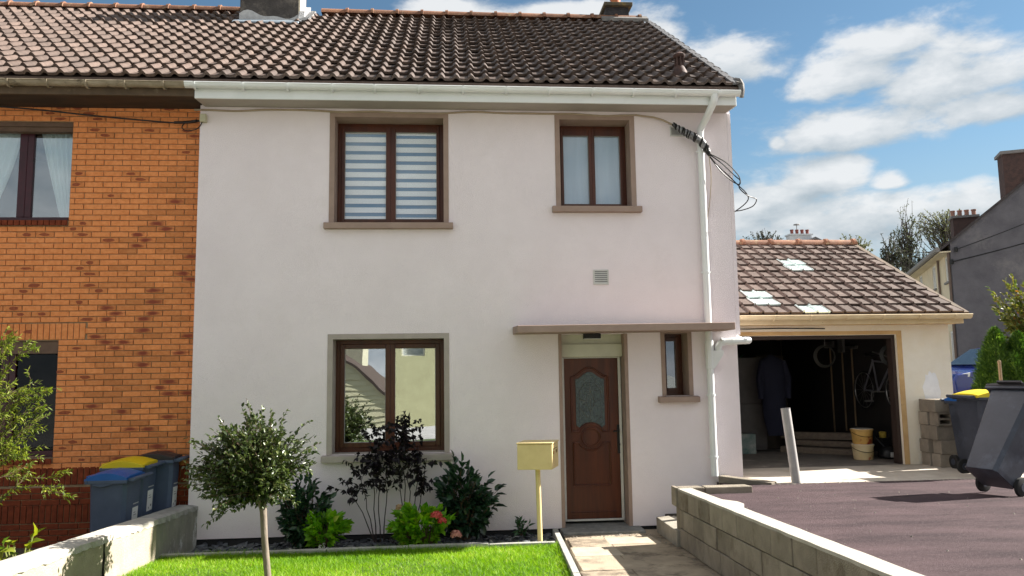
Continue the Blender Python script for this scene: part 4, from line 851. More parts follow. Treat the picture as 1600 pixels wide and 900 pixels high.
# ---------------------------------------------------------------- left garden wall
lw = thing('garden_wall', 'low cracked cement rendered wall between lawn and brick house', 'wall', (-3.3, -4, .3))
lw_m = M('sunlit_weathered_render', (.40, .345, .26), (.32, .275, .205), sc=4, rough=.95, bump=.8, bsc=50, c3=(.27, .245, .20), sc3=2.2, lo3=.52, hi3=.72, world=True)  # tone of the sunlit run of wall, brightness put into the colour
lw_m2 = M('shaded_lichen_render', (.27, .26, .22), (.19, .185, .155), sc=5, rough=.95, bump=.8, bsc=50, c3=(.60, .60, .58), sc3=3.0, lo3=.60, hi3=.68, world=True, stretch=(1, 1, .55))  # darker tone where the house shades the wall, shade put into the colour
inx = lambda y: -3.15+.034*y; outx = lambda y: -3.42+.034*y
def wall_piece(ya, yb, name, mat, n):
    mb = MB(); rows = []
    for k in range(n+1):
        y = ya+(yb-ya)*k/n; g = gz(y)-.15; tz = .50+.047*(-y)
        j = lambda s=.006: random.uniform(-s, s)
        rows.append([(inx(y)+j(), y, g), (inx(y)+j(), y, g+(tz-g)*.5), (inx(y)+j(), y, tz-.01+j(.004)), (outx(y)+j(), y, tz-.01), (outx(y), y, g)])
    vs = [p for r in rows for p in r]; m = 5
    mb.add(vs, [(i*m+k, i*m+k+1, (i+1)*m+k+1, (i+1)*m+k) for i in range(n) for k in range(m-1)]+[tuple(range(m)), tuple(range(n*m, n*m+m))])
    return mb.build(name, mat, lw)
wall_piece(.0, -1.2, 'wall_body', lw_m2, 20); wall_piece(-1.2, -2.372, 'wall_body', lw_m, 18); wall_piece(-2.392, -8.8, 'wall_body', lw_m, 50)
crk = MB(); pts = [(inx(-2.38)+.004, -2.382+.012*math.sin(k*1.9), gz(-2.38)-.02+.066*k) for k in range(7)]; crk.tube(pts, [.009, .007, .011, .008, .010, .006, .008], 5); crk.build('crack', M('crack_shadowed_gap', (.02, .017, .014), rough=1), lw)
def coping(ya, yb, n, mat):
    mb = MB(); rows = []
    for k in range(n+1):
        y = ya+(yb-ya)*k/n; tz = .50+.047*(-y); j = lambda s=.009: random.uniform(-s, s)
        rows.append([(inx(y)+.008+j(), y, tz-.025+j(.01)), (inx(y)+.004+j(), y, tz+.028+j(.005)), (inx(y)-.06, y, tz+.045+j(.004)), (outx(y)+.07, y, tz+.05+j(.004)), (outx(y)-.01+j(), y, tz+.03), (outx(y)-.012, y, tz-.02)])
    vs = [p for r in rows for p in r]; m = 6
    mb.add(vs, [(i*m+k, i*m+(k+1) % m, (i+1)*m+(k+1) % m, (i+1)*m+k) for i in range(n) for k in range(m)]+[tuple(range(m)), tuple(range(n*m, n*m+m))])
    return mb.build('coping', mat, lw)
coping(.0, -1.2, 26, M('shaded_grey_coping', (.36, .35, .33), (.24, .235, .22), sc=6, rough=.95, bump=.8, bsc=50, world=True)); coping(-1.2, -8.8, 120, M('sunlit_pale_coping', (.44, .415, .37), (.36, .335, .29), sc=6, rough=.95, bump=.7, bsc=60, world=True, c3=(.38, .34, .28), sc3=14, lo3=.66, hi3=.74))  # split where the house shadow ends: shade painted grey, sun painted pale

# ---------------------------------------------------------------- right retaining wall of concrete blocks
rw = thing('retaining_wall', 'low concrete block retaining wall between garden path and drive', 'wall', (2.5, -4, .4))
rx_ = lambda y: 2.533+.0425*(y+1.218)        # left face
ends = [-1.33-.41*k for k in range(19)]
core = MB()
core.hexa([(rx_(-8.8)+.02, -8.8, .2), (rx_(-8.8)+.13, -8.8, .2), (rx_(-1.36)+.13, -1.36, .0), (rx_(-1.36)+.02, -1.36, .0), (rx_(-8.8)+.02, -8.8, 1.10), (rx_(-8.8)+.13, -8.8, 1.10), (rx_(-1.36)+.13, -1.36, .75), (rx_(-1.36)+.02, -1.36, .75)])
core.build('mortar_core', M('grey_mortar_core', (.20, .18, .15), (.13, .12, .10), sc=9, rough=1, bump=.8), rw)
for c in range(3):
    y = -1.32 if c != 1 else -1.32+.0
    first = True
    while y > -8.7:
        L_ = (.40 if not (first and c == 1) else .20)*random.uniform(.97, 1.03)
        if first and c == 0: L_ = .30
        first = False
        ya, yb = y-.003, y-L_+.003; off = random.uniform(-.006, .006); y -= L_
        zt = lambda yy: .708+.047*(-yy)-.0
        h0, h1 = -.62+.207*c, -.62+.207*(c+1)-.008
        a = lambda yy, hh, dx: (rx_(yy)+dx+off, yy, zt(yy)+hh)
        mb = MB(); mb.hexa([a(yb, h0, 0), a(yb, h0, .15), a(ya, h0, .15), a(ya, h0, 0), a(yb, h1, 0), a(yb, h1, .15), a(ya, h1, .15), a(ya, h1, 0)])
        mb.build('block', block_m, rw, .007)
# smooth cement capping
mb = MB(); rows = []
for k in range(41):
    y = -1.31-7.5*k/40; z = .708+.047*(-y); j = random.uniform(-.004, .004); bulge = .10 if 2.6 < -y < 2.95 else 0
    rows.append([(rx_(y)-.003+j, y, z-.012), (rx_(y)-.002+j, y, z+.012), (rx_(y)+.158+j+bulge, y, z+.014), (rx_(y)+.158+j+bulge, y, z-.03)])
vs = [p for r in rows for p in r]; mb.add(vs, [(i*4+k, i*4+(k+1) % 4, (i+1)*4+(k+1) % 4, (i+1)*4+k) for i in range(40) for k in range(4)]+[(0, 1, 2, 3), (160, 161, 162, 163)])
mb.build('capping', cap_m, rw)
# return wing along the back edge and the stub by the house corner
rt = thing('block_kerb', 'short row of concrete blocks across the end of the retaining wall', 'wall', (2.9, -1.25, .7))
for x0, x1 in ((2.55, 2.845), (2.853, 3.40)):
    mb = MB(); mb.hexa([(x0, -1.30, .25), (x1, -1.30, .25), (x1, -1.14, .25), (x0, -1.14, .25), (x0, -1.30, .785), (x1, -1.30, .785), (x1-.03, -1.14, .785), (x0, -1.14, .785)]); mb.build('block', block_m, rt, .01)
BX('block', (2.50, -1.305, .58), (2.545, -1.14, .79), block_m, rt, .006)
st = thing('corner_kerb', 'low concrete kerb block at the house corner beside the drain pipe', 'kerb', (3.6, -.2, .65))
mb = MB(); mb.hexa([(3.42, -.10, .5), (3.95, -.52, .5), (4.06, -.42, .5), (3.52, -.004, .5), (3.42, -.10, .745), (3.95, -.52, .70), (4.06, -.42, .70), (3.52, -.004, .745)]); mb.build('block', block_m, st, .01)
sb = thing('step_kerb', 'small rendered kerb block between doorstep and retaining wall', 'kerb', (2.6, -.6, .1))
mb = MB(); mb.hexa([(2.50, -1.29, .02), (2.72, -1.29, .02), (2.72, -.22, .0), (2.555, -.22, .0), (2.50, -1.29, .315), (2.72, -1.29, .325), (2.72, -.22, .285), (2.555, -.22, .275)]); mb.build('block', concrete, sb, .008)
mb = MB(); mb.hexa([(2.722, -1.14, 0), (3.428, -1.14, 0), (3.428, -.02, 0), (2.722, -.02, 0), (2.722, -1.14, .28), (3.428, -1.14, .29), (3.428, -.02, .28), (2.722, -.02, .27)]); struct(mb, 'bank', soil)

# ---------------------------------------------------------------- loose blocks by the garage pillar
ex = 6.97
stack = []
def loose(x0, y0, z0, lx, ly, h, lb, hollow=False, rot=0):
    t = thing('concrete_block', lb, 'block', (x0+lx/2, y0+ly/2, z0), 'loose concrete blocks stacked against the garage pillar'); t.rotation_euler[2] = rot
    mb = MB(); X, Y = lx/2, ly/2
    if not hollow: mb.box((-X, -Y, 0), (X, Y, h))
    else:
        w = .026; xs = [-X, -X+w, -w/2, w/2, X-w, X]; zz = [0, w, h/2-w/2, h/2+w/2, h-w, h]
        mb = wall_holes(-X, X, 0, h, -Y, ly-.01, [(xs[1], xs[2], zz[1], zz[2]), (xs[3], xs[4], zz[1], zz[2]), (xs[1], xs[2], zz[3], zz[4]), (xs[3], xs[4], zz[3], zz[4])])
        mb2 = MB(); mb2.box((-X, Y-.0095, 0), (X, Y, h)); mb2.build('back_face', block_m, t, local=True)
    mb.build('body', block_m, t, 0 if hollow else .008, local=True)
zb = .664; names = ('bottom', 'second', 'third', 'fourth', 'top')
for k in range(5):
    h = (.19, .19, .205, .19, .18)[k]; jx = (0, .02, -.015, .005, -.02)[k]; jy = (0, -.015, .01, -.01, .0)[k]; z0 = zb+(0, .193, .386, .594, .787)[k]
    loose(6.975+jx, .72+jy, z0, .40, .195, h, ('hollow block with four openings facing out in the loose stack by the pillar' if k == 3 else 'front block in the %s layer of the loose stack by the garage pillar' % names[k]), k == 3)
    loose(6.96+jx*-.8, .93, z0, .38, .21, h, 'rear block in the %s layer of the loose stack, against the garage pillar' % names[k])

# ---------------------------------------------------------------- wheelie bins
bin_g = M('slate_grey_bin', (.072, .10, .165), (.055, .078, .13), sc=4, rough=.5, spec=.4, bump=.15, bsc=200)
bin_d = M('dark_grey_bin', (.05, .057, .076), (.034, .039, .054), sc=3, rough=.45, spec=.4, bump=.2, bsc=160, c3=(.10, .12, .16), sc3=2, lo3=.5, hi3=.75)
lab_m = M('white_sticker', (.72, .73, .72), (.66, .67, .66), sc=8, rough=.6)
lid_blue = M('blue_bin_lid', (.006, .10, .38), (.005, .085, .32), sc=5, rough=.4, spec=.45); lid_yel = M('yellow_bin_lid', (.72, .56, .01), (.64, .48, .008), sc=5, rough=.4, spec=.45); lid_dark = M('dark_bin_lid', (.03, .028, .032), rough=.45)
def wheelie(loc, rot, lid_mat, label, group, H=.98, w0=.36, w1=.48, d0=.40, d1=.54, body=bin_g, tilt=0, sticker=None, lid_open=0, cat='bin'):
    """local frame: front at -y, hinge and wheels at +y"""
    t = thing('wheelie_bin', label, cat, loc, group); t.rotation_euler = (-tilt, 0, rot)
    zr = H-.06; mb = MB(); rings = []
    for (w, df, db, z) in ((w0, d0*.62, d0*.38, .05), (w0+.01, d0*.63, d0*.40, .10), (w1*.97, d1*.55, d1*.42, zr-.1), (w1, d1*.56, d1*.42, zr)):
        c = .035; X = w/2; rings.append([(-X+c, -df, z), (X-c, -df, z), (X, -df+c, z), (X, db-c, z), (X-c, db, z), (-X+c, db, z), (-X, db-c, z), (-X, -df+c, z)])
    vs = [p for r in rings for p in r]; n = 8
    mb.add(vs, [(i*n+k, i*n+(k+1) % n, (i+1)*n+(k+1) % n, (i+1)*n+k) for i in range(3) for k in range(n)]+[tuple(range(n)), tuple(range(3*n, 4*n))])
    mb.build('body', body, t, .006, local=True)
    X, df, db = w1/2, d1*.56, d1*.42
    mb = MB()   # rim with a wavy front skirt
    mb.box((-X-.03, -df-.035, zr), (X+.03, -df-.0, zr+.045)); mb.box((-X-.03, -df, zr), (-X+.01, db+.02, zr+.04)); mb.box((X-.01, -df, zr), (X+.03, db+.02, zr+.04)); mb.box((-X+.01, db-.02, zr), (X-.01, db+.02, zr+.04))
    for s in (-1, 1):
        mb.prism([(-df-.03, zr)]+[(-df+(.9*d1)*k/10, zr-.035*max(0, math.sin(math.pi*(k/10)*1.5-.3))) for k in range(11)]+[(db, zr)], 'x', s*(X+.002), s*(X+.028))
    mb.build('rim', body, t, .006, local=True)
    # lid
    lid = MB(); n = 7; vs = []
    for k in range(n):
        s = k/(n-1); y = -df-.04+(d1+.05)*s; z = zr+.052+.058*math.sin(math.pi*min(1, s*1.05))**.8+.012*s
        vs += [(-X-.028, y, z), (-X*.5, y, z+.018), (X*.5, y, z+.018), (X+.028, y, z), (X+.028, y, zr+.028), (-X-.028, y, zr+.028)]
    lid.add(vs, [(i*6+k, i*6+(k+1) % 6, (i+1)*6+(k+1) % 6, (i+1)*6+k) for i in range(n-1) for k in range(6)]+[tuple(range(6)), tuple(range((n-1)*6, n*6))])
    lid.box((-X*.55, -df-.075, zr+.05), (X*.55, -df-.03, zr+.075))
    l_ = lid.build('lid', lid_mat, t, .005, local=True)
    mb = MB(); mb.tube([(-X-.03, db+.085, zr+.045), (X+.03, db+.085, zr+.045)], .021, 10)
    for s in (-X*.8, 0, X*.8): mb.box((s-.025, db, zr+.015), (s+.025, db+.085, zr+.05))
    mb.build('handle', body, t, local=True)
    for s in (-1, 1):
        mb = MB(); mb.lathe([(.085, -.022), (.10, -.018), (.10, .018), (.085, .022)], (s*(w0/2+.035), d0*.38+.02, .10), 20, 'x'); wh = mb.build('wheel', rub, t, local=True, smooth=True)
        mb = MB(); mb.lathe([(.045, -.026), (.045, .026)], (s*(w0/2+.036), d0*.38+.02, .10), 14, 'x'); mb.build('hub', bin_d, wh, local=True)
    mb = MB(); mb.tube([(-w0/2-.04, d0*.38+.02, .10), (w0/2+.04, d0*.38+.02, .10)], .014, 8); mb.build('axle', stl, t, local=True)
    if sticker:
        face, u0, u1, z0, z1 = sticker; f = lambda z: (z-.1)/(zr-.2)
        mb = MB()
        if face == 'back':
            yb = lambda z: d0*.40+(d1*.42-d0*.40)*f(z)+.003
            mb.hexa([(u0, yb(z0)-.002, z0), (u1, yb(z0)-.002, z0), (u1, yb(z0)+.001, z0), (u0, yb(z0)+.001, z0), (u0, yb(z1)-.002, z1), (u1, yb(z1)-.002, z1), (u1, yb(z1)+.001, z1), (u0, yb(z1)+.001, z1)])
            mb.build('sticker', lab_m, t, local=True)
            mb = MB()
            for j, (za, zb_, ua, ub) in enumerate(((.2, .3, .62, .80), (.62, .65, .2, .7), (.74, .765, .2, .55), (.1, .2, .25, .35))):
                A, B = z0+(z1-z0)*za, z0+(z1-z0)*zb_; q0, q1 = u1-(u1-u0)*ua, u1-(u1-u0)*ub
                mb.hexa([(q1, yb(A), A), (q0, yb(A), A), (q0, yb(A)+.0025, A), (q1, yb(A)+.0025, A), (q1, yb(B), B), (q0, yb(B), B), (q0, yb(B)+.0025, B), (q1, yb(B)+.0025, B)])
            mb.build('print', M('print_grey', (.20, .21, .22), rough=.6), t, local=True)
            mb = MB()
            for q in range(6):
                A, B = z1+.035, z1+.047; q1 = u0+(u1-u0)*(q/6); q0 = q1+(u1-u0)*.11; mb.hexa([(q1, yb(A)-.001, A), (q0, yb(A)-.001, A), (q0, yb(A)+.002, A), (q1, yb(A)+.002, A), (q1, yb(B)-.001, B), (q0, yb(B)-.001, B), (q0, yb(B)+.002, B), (q1, yb(B)+.002, B)])
            mb.build('embossed_number', M('pale_digits', (.5, .5, .5), rough=.6), t, local=True)
    return t
gl_ = 'wheelie bins between low wall and brick house'
wheelie((-3.75, -.85, .06), R(-90), lid_blue, 'grey bin with blue lid, nearest of three behind the low wall', gl_, H=.96, d0=.34, d1=.40, w0=.36, w1=.45, sticker=('back', -.15, .00, .37, .60))
wheelie((-3.78, -.36, .04), R(-90), lid_yel, 'grey bin with yellow lid, middle of three behind the low wall', gl_, H=1.06, d0=.37, d1=.44, w0=.38, w1=.48, sticker=('back', -.13, .03, .50, .74))
wheelie((-3.60, -.01, .03), R(-90), lid_dark, 'grey bin with dark lid at the back against the brick wall', gl_, H=1.10, d0=.36, d1=.44, w0=.24, w1=.28, sticker=('back', -.09, .05, .50, .74))
gr_ = 'wheelie bins on the drive beside the garage'
wheelie((7.31, .42, .66), R(0), lid_blue, 'grey bin with blue lid next to the loose concrete blocks', gr_, H=.98, body=bin_d, w0=.34, w1=.45, d0=.4, d1=.52)
wheelie((7.06, -.13, .66), R(90), lid_yel, 'grey bin with yellow lid between the blue-lidded bin and the big tilted bin', gr_, H=1.06, body=bin_d, w0=.36, w1=.48, d0=.38, d1=.5)
BIGB = wheelie((5.633, -2.152, .865), R(-73.2), lid_dark, 'big dark grey bin tilted back on its wheels on the drive', gr_, H=1.093, body=bin_d, w0=.362, w1=.498, d0=.355, d1=.47, tilt=R(38))

# ---------------------------------------------------------------- mailbox, post, cables
ym = M('yellow_paint', (.74, .585, .29), (.67, .52, .25), sc=6, rough=.5, spec=.35, bump=.1, bsc=150)
mbx = thing('mailbox', 'yellow metal mailbox on a thin yellow post at the lawn edge', 'mailbox', (.97, -.94, .12))
mb = MB(); mb.tube([(1.0, -.93, .10), (.985, -.93, 1.02)], .029, 14); mb.build('post', ym, mbx, smooth=True)
A = [(.735, -1.07), (1.135, -1.12), (1.255, -.76), (.855, -.71)]
mb = MB(); mb.hexa([(x, y, 1.0) for x, y in A]+[(x, y, 1.285) for x, y in A]); bd = mb.build('body', ym, mbx, .008)
A2 = [(.725, -1.078), (1.14, -1.13), (1.268, -.752), (.85, -.70)]
mb = MB(); mb.hexa([(x, y, 1.287) for x, y in A2]+[(x, y, 1.305) for x, y in A2]); mb.build('lid', ym, mbx, .006)
dv = (Vector((1.255, -.76, 0))-Vector((1.135, -1.12, 0))); dvn = dv.normalized(); nrm = Vector((dvn.y, -dvn.x, 0))
def side_plate(u0, u1, z0, z1, t0, t1, name, mat):
    o = Vector((1.135, -1.12, 0)); mb = MB(); p = [o+dvn*u0+nrm*t0, o+dvn*u1+nrm*t0, o+dvn*u1+nrm*t1, o+dvn*u0+nrm*t1]
    mb.hexa([(q.x, q.y, z0) for q in p]+[(q.x, q.y, z1) for q in p]); return mb.build(name, mat, mbx)
side_plate(.03, .31, 1.225, 1.232, -.001, .002, 'flap_gap', black_pl); side_plate(.03, .31, 1.233, 1.275, -.001, .005, 'flap', ym)
side_plate(.22, .30, 1.17, 1.205, .0, .004, 'name_plate', M('brass_plate', (.25, .15, .06), rough=.4)); side_plate(.04, .065, 1.17, 1.205, .0, .012, 'lock', M('brass_plate', (.25, .15, .06)))
pm = thing('bollard', 'leaning bare white metal post at the edge of the garage apron', 'post', (4.33, -.38, .66))
mb = MB(); mb.tube([(4.345, -.36, .64), (4.275, -.30, 1.60)], .058, 16); mb.build('tube', M('worn_white_post', (.40, .38, .36), (.32, .31, .305), sc=6, rough=.6, c3=(.24, .2, .2), sc3=4, lo3=.6, hi3=.75), pm, smooth=True)
mb = MB(); mb.tube([(4.2755, -.3005, 1.595), (4.275, -.30, 1.603)], .0595, 16); mb.build('rim', M('worn_rim', (.25, .24, .24)), pm)
cb_m = M('beige_cable', (.40, .32, .23), (.34, .27, .19), rough=.7)
cb = thing('cable', 'beige cable clipped along the wall just under the white eaves', 'cable', (0, -.03, 5.57))
pts = []
for k in range(60):
    x = -3.33+k*(5.85/59); pts.append((x, -.02-.01*math.sin(k*.9), 5.575+.009*math.sin(x*2.3)+.007*math.sin(x*5.1)+.035*max(0, (x-1.2)/1.4)**1.5*0+.0))
pts += [(2.60, -.04, 5.555), (2.75, -.06, 5.53), (2.88, -.075, 5.485), (2.98, -.085, 5.43), (3.03, -.09, 5.40)]
mb = MB(); mb.tube(pts, .013, 6); mb.build('sheath', cb_m, cb, smooth=True)
bun = thing('cable_bundle', 'black taped bundle of cables hanging beside the downpipe', 'cable', (3.2, -.15, 5.2))
bp = [Vector((3.0, -.10, 5.43)), Vector((3.06, -.12, 5.37)), Vector((3.14, -.14, 5.31)), Vector((3.22, -.15, 5.26)), Vector((3.30, -.16, 5.21)), Vector((3.36, -.165, 5.17)), Vector((3.41, -.17, 5.10)), Vector((3.45, -.17, 5.02)), Vector((3.465, -.17, 4.98))]
mb = MB(); mb.tube(bp, [.012, .03, .042, .052, .05, .05, .05, .03, .012], 10); mb.build('wrap', M('grey_wrap', (.34, .34, .35), (.10, .10, .11), sc=22, rough=.5, bump=.6, bsc=40), bun, smooth=True)
mb = MB()
for k in range(3):
    pts = []
    for i in range(60):
        s = i/59*(len(bp)-1.001); j = int(s); p = bp[j].lerp(bp[j+1], s-j); r = [.012, .03, .042, .052, .05, .05, .05, .03, .012]; rr = r[j]+(r[j+1]-r[j])*(s-j)+.006
        a = i*(.55+.12*k)+k*2.1; pts.append(p+Vector((.6*math.cos(a), -math.sin(a), .6*math.cos(a)))*rr)
    mb.tube(pts, .011, 5)
mb.build('tape', black_pl, bun, smooth=True)
def sm_path(pts, n=8):
    pts = [Vector(p) for p in pts]; out = []
    for i in range(len(pts)-1):
        p0, p1, p2, p3 = pts[max(i-1, 0)], pts[i], pts[i+1], pts[min(i+2, len(pts)-1)]
        for k in range(n):
            t = k/n; out.append(.5*((2*p1)+(p2-p0)*t+(2*p0-5*p1+4*p2-p3)*t*t+(3*p1-p0-3*p2+p3)*t**3))
    return out+[pts[-1]]
for pts in ([(3.46, -.17, 4.99), (3.62, -.19, 4.86), (3.80, -.2, 4.68), (3.86, -.2, 4.62), (3.845, -.2, 4.52), (3.95, -.2, 4.42), (4.02, -.18, 4.40), (4.09, -.16, 4.37), (4.05, -.12, 4.29), (3.93, -.06, 4.25), (3.846, .02, 4.25)],
            [(3.46, -.17, 4.98), (3.55, -.2, 4.84), (3.70, -.22, 4.68), (3.84, -.2, 4.55), (3.93, -.2, 4.46), (3.97, -.18, 4.38), (3.93, -.12, 4.31), (3.846, .03, 4.24)],
            [(3.46, -.17, 5.0), (3.66, -.2, 4.88), (3.79, -.21, 4.75), (3.855, -.2, 4.66), (3.85, -.2, 4.57), (3.74, -.2, 4.62), (3.60, -.19, 4.76), (3.47, -.17, 4.95)]):
    mb = MB(); mb.tube(sm_path(pts), .0075, 5); mb.build('loose_wire', black_pl, bun, smooth=True)
mb = MB(); mb.tube(sm_path([(3.46, -.17, 4.97), (3.50, -.10, 4.7), (3.49, -.05, 4.4), (3.45, -.03, 4.15), (3.43, -.03, 4.0)]), .006, 5); mb.build('loose_wire', cb_m, bun, smooth=True)
mb = MB(); mb.tube([(3.43, -.165, 5.08), (3.44, -.17, 5.045)], .034, 8); mb.build('tie', white_pvc, bun)
jb = thing('junction_box', 'small cream junction box at the joint of brick and render', 'junction box', (-3.2, -.04, 5.45))
mb = MB(); mb.box((-3.245, -.075, 5.40), (-3.165, -.001, 5.505)); mb.build('box', M('cream_plastic', (.55, .52, .36), rough=.5), jb, .006)
mb = MB(); mb.box((-3.24, -.078, 5.405), (-3.17, -.0755, 5.50)); mb.build('cover', M('cream_plastic', (.55, .52, .36)), jb)
oc = thing('overhead_cable', 'thin black cable crossing the top of the brick wall into the junction box', 'cable', (-4.5, .1, 5.5))
mb = MB(); mb.tube(sm_path([(-8.5, -.1, 5.68), (-5.8, .02, 5.60), (-4.6, .08, 5.51), (-3.6, .10, 5.435), (-3.25, -.03, 5.42)]), .010, 6); mb.build('wire', black_pl, oc)
mb = MB(); mb.tube(sm_path([(-3.62, .10, 5.44), (-3.50, .06, 5.44), (-3.25, -.03, 5.43), (-3.22, -.05, 5.40), (-3.30, .03, 5.34), (-3.45, .1, 5.33), (-3.52, .1, 5.37), (-3.47, .08, 5.43), (-3.3, 0, 5.43)]), .007, 5); mb.build('loop', black_pl, oc)
mb = MB(); mb.tube(sm_path([(-3.62, .10, 5.44), (-3.45, .07, 5.435), (-3.30, -.01, 5.43)]), .018, 6); mb.build('tape', black_pl, oc)

# ---------------------------------------------------------------- foliage
def np_mesh(name, V, F, mat, parent=None, rand=None, smooth=False):
    """V (n,3), F (m,k) numpy; rand: per-face 0..1 value for leaf colour"""
    me = bpy.data.meshes.new(name); m, k = F.shape
    me.vertices.add(len(V)); me.vertices.foreach_set('co', V.astype(np.float32).ravel())
    me.loops.add(m*k); me.loops.foreach_set('vertex_index', F.astype(np.int32).ravel())
    me.polygons.add(m); me.polygons.foreach_set('loop_start', np.arange(0, m*k, k, dtype=np.int32))
    me.update(calc_edges=True)
    if rand is not None:
        a = me.attributes.new('leafrand', 'FLOAT', 'FACE'); a.data.foreach_set('value', rand.astype(np.float32))
    me.materials.append(mat)
    o = bpy.data.objects.new(name, me); COL.objects.link(o); o.parent = parent
    if parent is not None: ORG[o.name] = ORG.get(parent.name, Vector((0, 0, 0)))
    if smooth: me.polygons.foreach_set('use_smooth', [True]*m)
    return o
def nrmz(a): return a/np.maximum(np.linalg.norm(a, axis=-1, keepdims=True), 1e-9)
def leaves(P, D, L, W, droop=.15, fold=.25, shape='oval', flat=None):
    """folded leaves: P base points, D directions, L lengths, W widths -> V,F (4 triangles-ish quads each)"""
    n = len(P); D = nrmz(D); up = rng.normal(size=(n, 3))*.55+np.array([0, 0, 1.0]) if flat is None else flat
    side = nrmz(np.cross(D, up)); nn = np.cross(side, D)
    L = np.broadcast_to(L, n)[:, None]; W = np.broadcast_to(W, n)[:, None]
    b = P; t = P+D*L-nn*L*droop; m = P+D*L*.5+nn*L*.02
    if shape == 'oval': q = ((.22, .36), (.62, .42))
    elif shape == 'lance': q = ((.25, .40), (.6, .34))
    else: q = ((.12, .46), (.45, .5))
    c1 = P+D*L*q[0][0]; c2 = P+D*L*q[1][0]-nn*L*droop*.35
    l1 = c1+side*W*q[0][1]+nn*W*fold; r1 = c1-side*W*q[0][1]+nn*W*fold; l2 = c2+side*W*q[1][1]+nn*W*fold; r2 = c2-side*W*q[1][1]+nn*W*fold
    V = np.stack([b, l1, l2, t, r2, r1, c1, c2], 1).reshape(-1, 3); o = (np.arange(n)*8)[:, None]
    # quads: (b,c1,l1)->use degenerate-free quads
    F = np.concatenate([np.concatenate([o+0, o+6, o+7, o+1], 1)*0+np.concatenate([o+0, o+6, o+7, o+1], 1), np.concatenate([o+1, o+7, o+3, o+2], 1), np.concatenate([o+0, o+5, o+7, o+6], 1), np.concatenate([o+5, o+4, o+3, o+7], 1)], 0)
    return V, F
def leaf_obj(name, P, D, L, W, mat, parent, org=None, cr=None, **k):
    P = P-np.array(org if org is not None else (0, 0, 0)); V, F = leaves(P, D, L, W, **k)
    r = rng.random(len(P)) if cr is None else np.clip(cr, 0, 1); return np_mesh(name, V, F, mat, parent, np.tile(r, 4))
def branch_tubes(mb, a, b, r0, r1, n=5, wob=.04, sides=5):
    a, b = Vector(a), Vector(b); pts = []; L = (b-a).length
    for k in range(n+1):
        t = k/n; p = a.lerp(b, t); w = wob*L*math.sin(math.pi*t)
        pts.append(p+Vector((random.uniform(-1, 1)*w, random.uniform(-1, 1)*w, random.uniform(-.6, .6)*w+.08*L*math.sin(math.pi*t))))
    mb.tube(pts, [r0+(r1-r0)*k/n for k in range(n+1)], sides); return pts
def along(pts, n, t0=.3, t1=1.0):
    out = []; 
    for _ in range(n):
        s = (t0+(t1-t0)*random.random())*(len(pts)-1.001); i = int(s); p = pts[i].lerp(pts[i+1], s-i); d = (pts[i+1]-pts[i]).normalized(); out.append((p, d))
    return out

# grass: blades over the lawn
def grass():
    n = 95000; y = -1.085-np.abs(rng.random(n))**1.35*4.4; x0 = -3.18+.034*y+.02; x1 = 1.27+.0615*y-.022
    edge = rng.random(n) < .035; y = np.where(edge & (rng.random(n) < .6), -1.075-.03*rng.random(n), y)
    x = x0+(x1-x0)*rng.random(n); x = np.where(edge & (y < -1.11), x1-.03*rng.random(n), x); z = .1+.047*-y-.012
    h = rng.uniform(.022, .05, n)*(1+.35*np.sin(x*3.1)*np.sin(y*2.3))*np.where(edge, 1.7, 1); w = rng.uniform(.0022, .0042, n); a = rng.random(n)*6.283; ln = rng.normal(0, .6, (n, 2))*h[:, None]
    V = np.stack([np.stack([x-np.cos(a)*w, y-np.sin(a)*w, z], 1), np.stack([x+np.cos(a)*w, y+np.sin(a)*w, z], 1), np.stack([x+ln[:, 0], y+ln[:, 1], z+h], 1)], 1).reshape(-1, 3)
    F = np.arange(3*n).reshape(n, 3)
    r = np.clip(.48+.20*np.sin(x*2.1+1)*np.sin(y*3.3)+.12*np.sin(x*9+np.sin(y*7))*np.sin(y*11)+rng.normal(0, .24, n), 0, 1)
    o = np_mesh('grass', V, F, leaf_mat('grass_blade', (.07, .19, .006), (.27, .45, .02), rough=.55, spec=.3, transl=.4, c3=(.48, .52, .12)), None, r); tag(o, kind='stuff')
grass()
# slate chips on the bed
def chips():
    n = 1700; x = rng.uniform(-3.1, 1.2, n); y = -.02-1.0*rng.random(n); V = []; F = []
    keep = x < 1.20
    a = rng.random(n)*6.283; L = rng.uniform(.02, .065, n); W = L*rng.uniform(.45, .9, n); T = rng.uniform(.006, .014, n)
    tilt = rng.normal(0, .28, (n, 2)); z = .1+.047*-y-.068+rng.uniform(-.01, .03, n)
    base = np.array([[-1, -.6], [-.2, -1], [.9, -.5], [1, .4], [.1, 1], [-.9, .6]])
    jit = 1+rng.uniform(-.25, .25, (n, 6, 2)); q = base[None]*jit; u = q[:, :, 0]*L[:, None]; v = q[:, :, 1]*W[:, None]
    X = u*np.cos(a)[:, None]-v*np.sin(a)[:, None]; Yv = u*np.sin(a)[:, None]+v*np.cos(a)[:, None]; Z = u*tilt[:, :1]+v*tilt[:, 1:]
    top = np.stack([X+x[:, None], Yv+y[:, None], Z+(z+T)[:, None]], 2); bot = np.stack([X*1.02+x[:, None], Yv*1.02+y[:, None], Z+z[:, None]], 2)
    V = np.concatenate([top, bot], 1).reshape(-1, 3); o = (np.arange(n)*12)[:, None]
    F = [np.concatenate([o+0, o+1, o+2, o+3], 1), np.concatenate([o+3, o+4, o+5, o+0], 1)]+[np.concatenate([o+k, o+k+6, o+(k+1) % 6+6, o+(k+1) % 6], 1) for k in range(6)]
    r = rng.random(n); ob = np_mesh('slate_chips', V, np.concatenate(F, 0), leaf_mat('slate', (.035, .038, .046), (.14, .15, .165), rough=.6, spec=.4, transl=0, c3=(.42, .40, .36)), None, np.tile(r, 8)); tag(ob, kind='stuff')
chips()

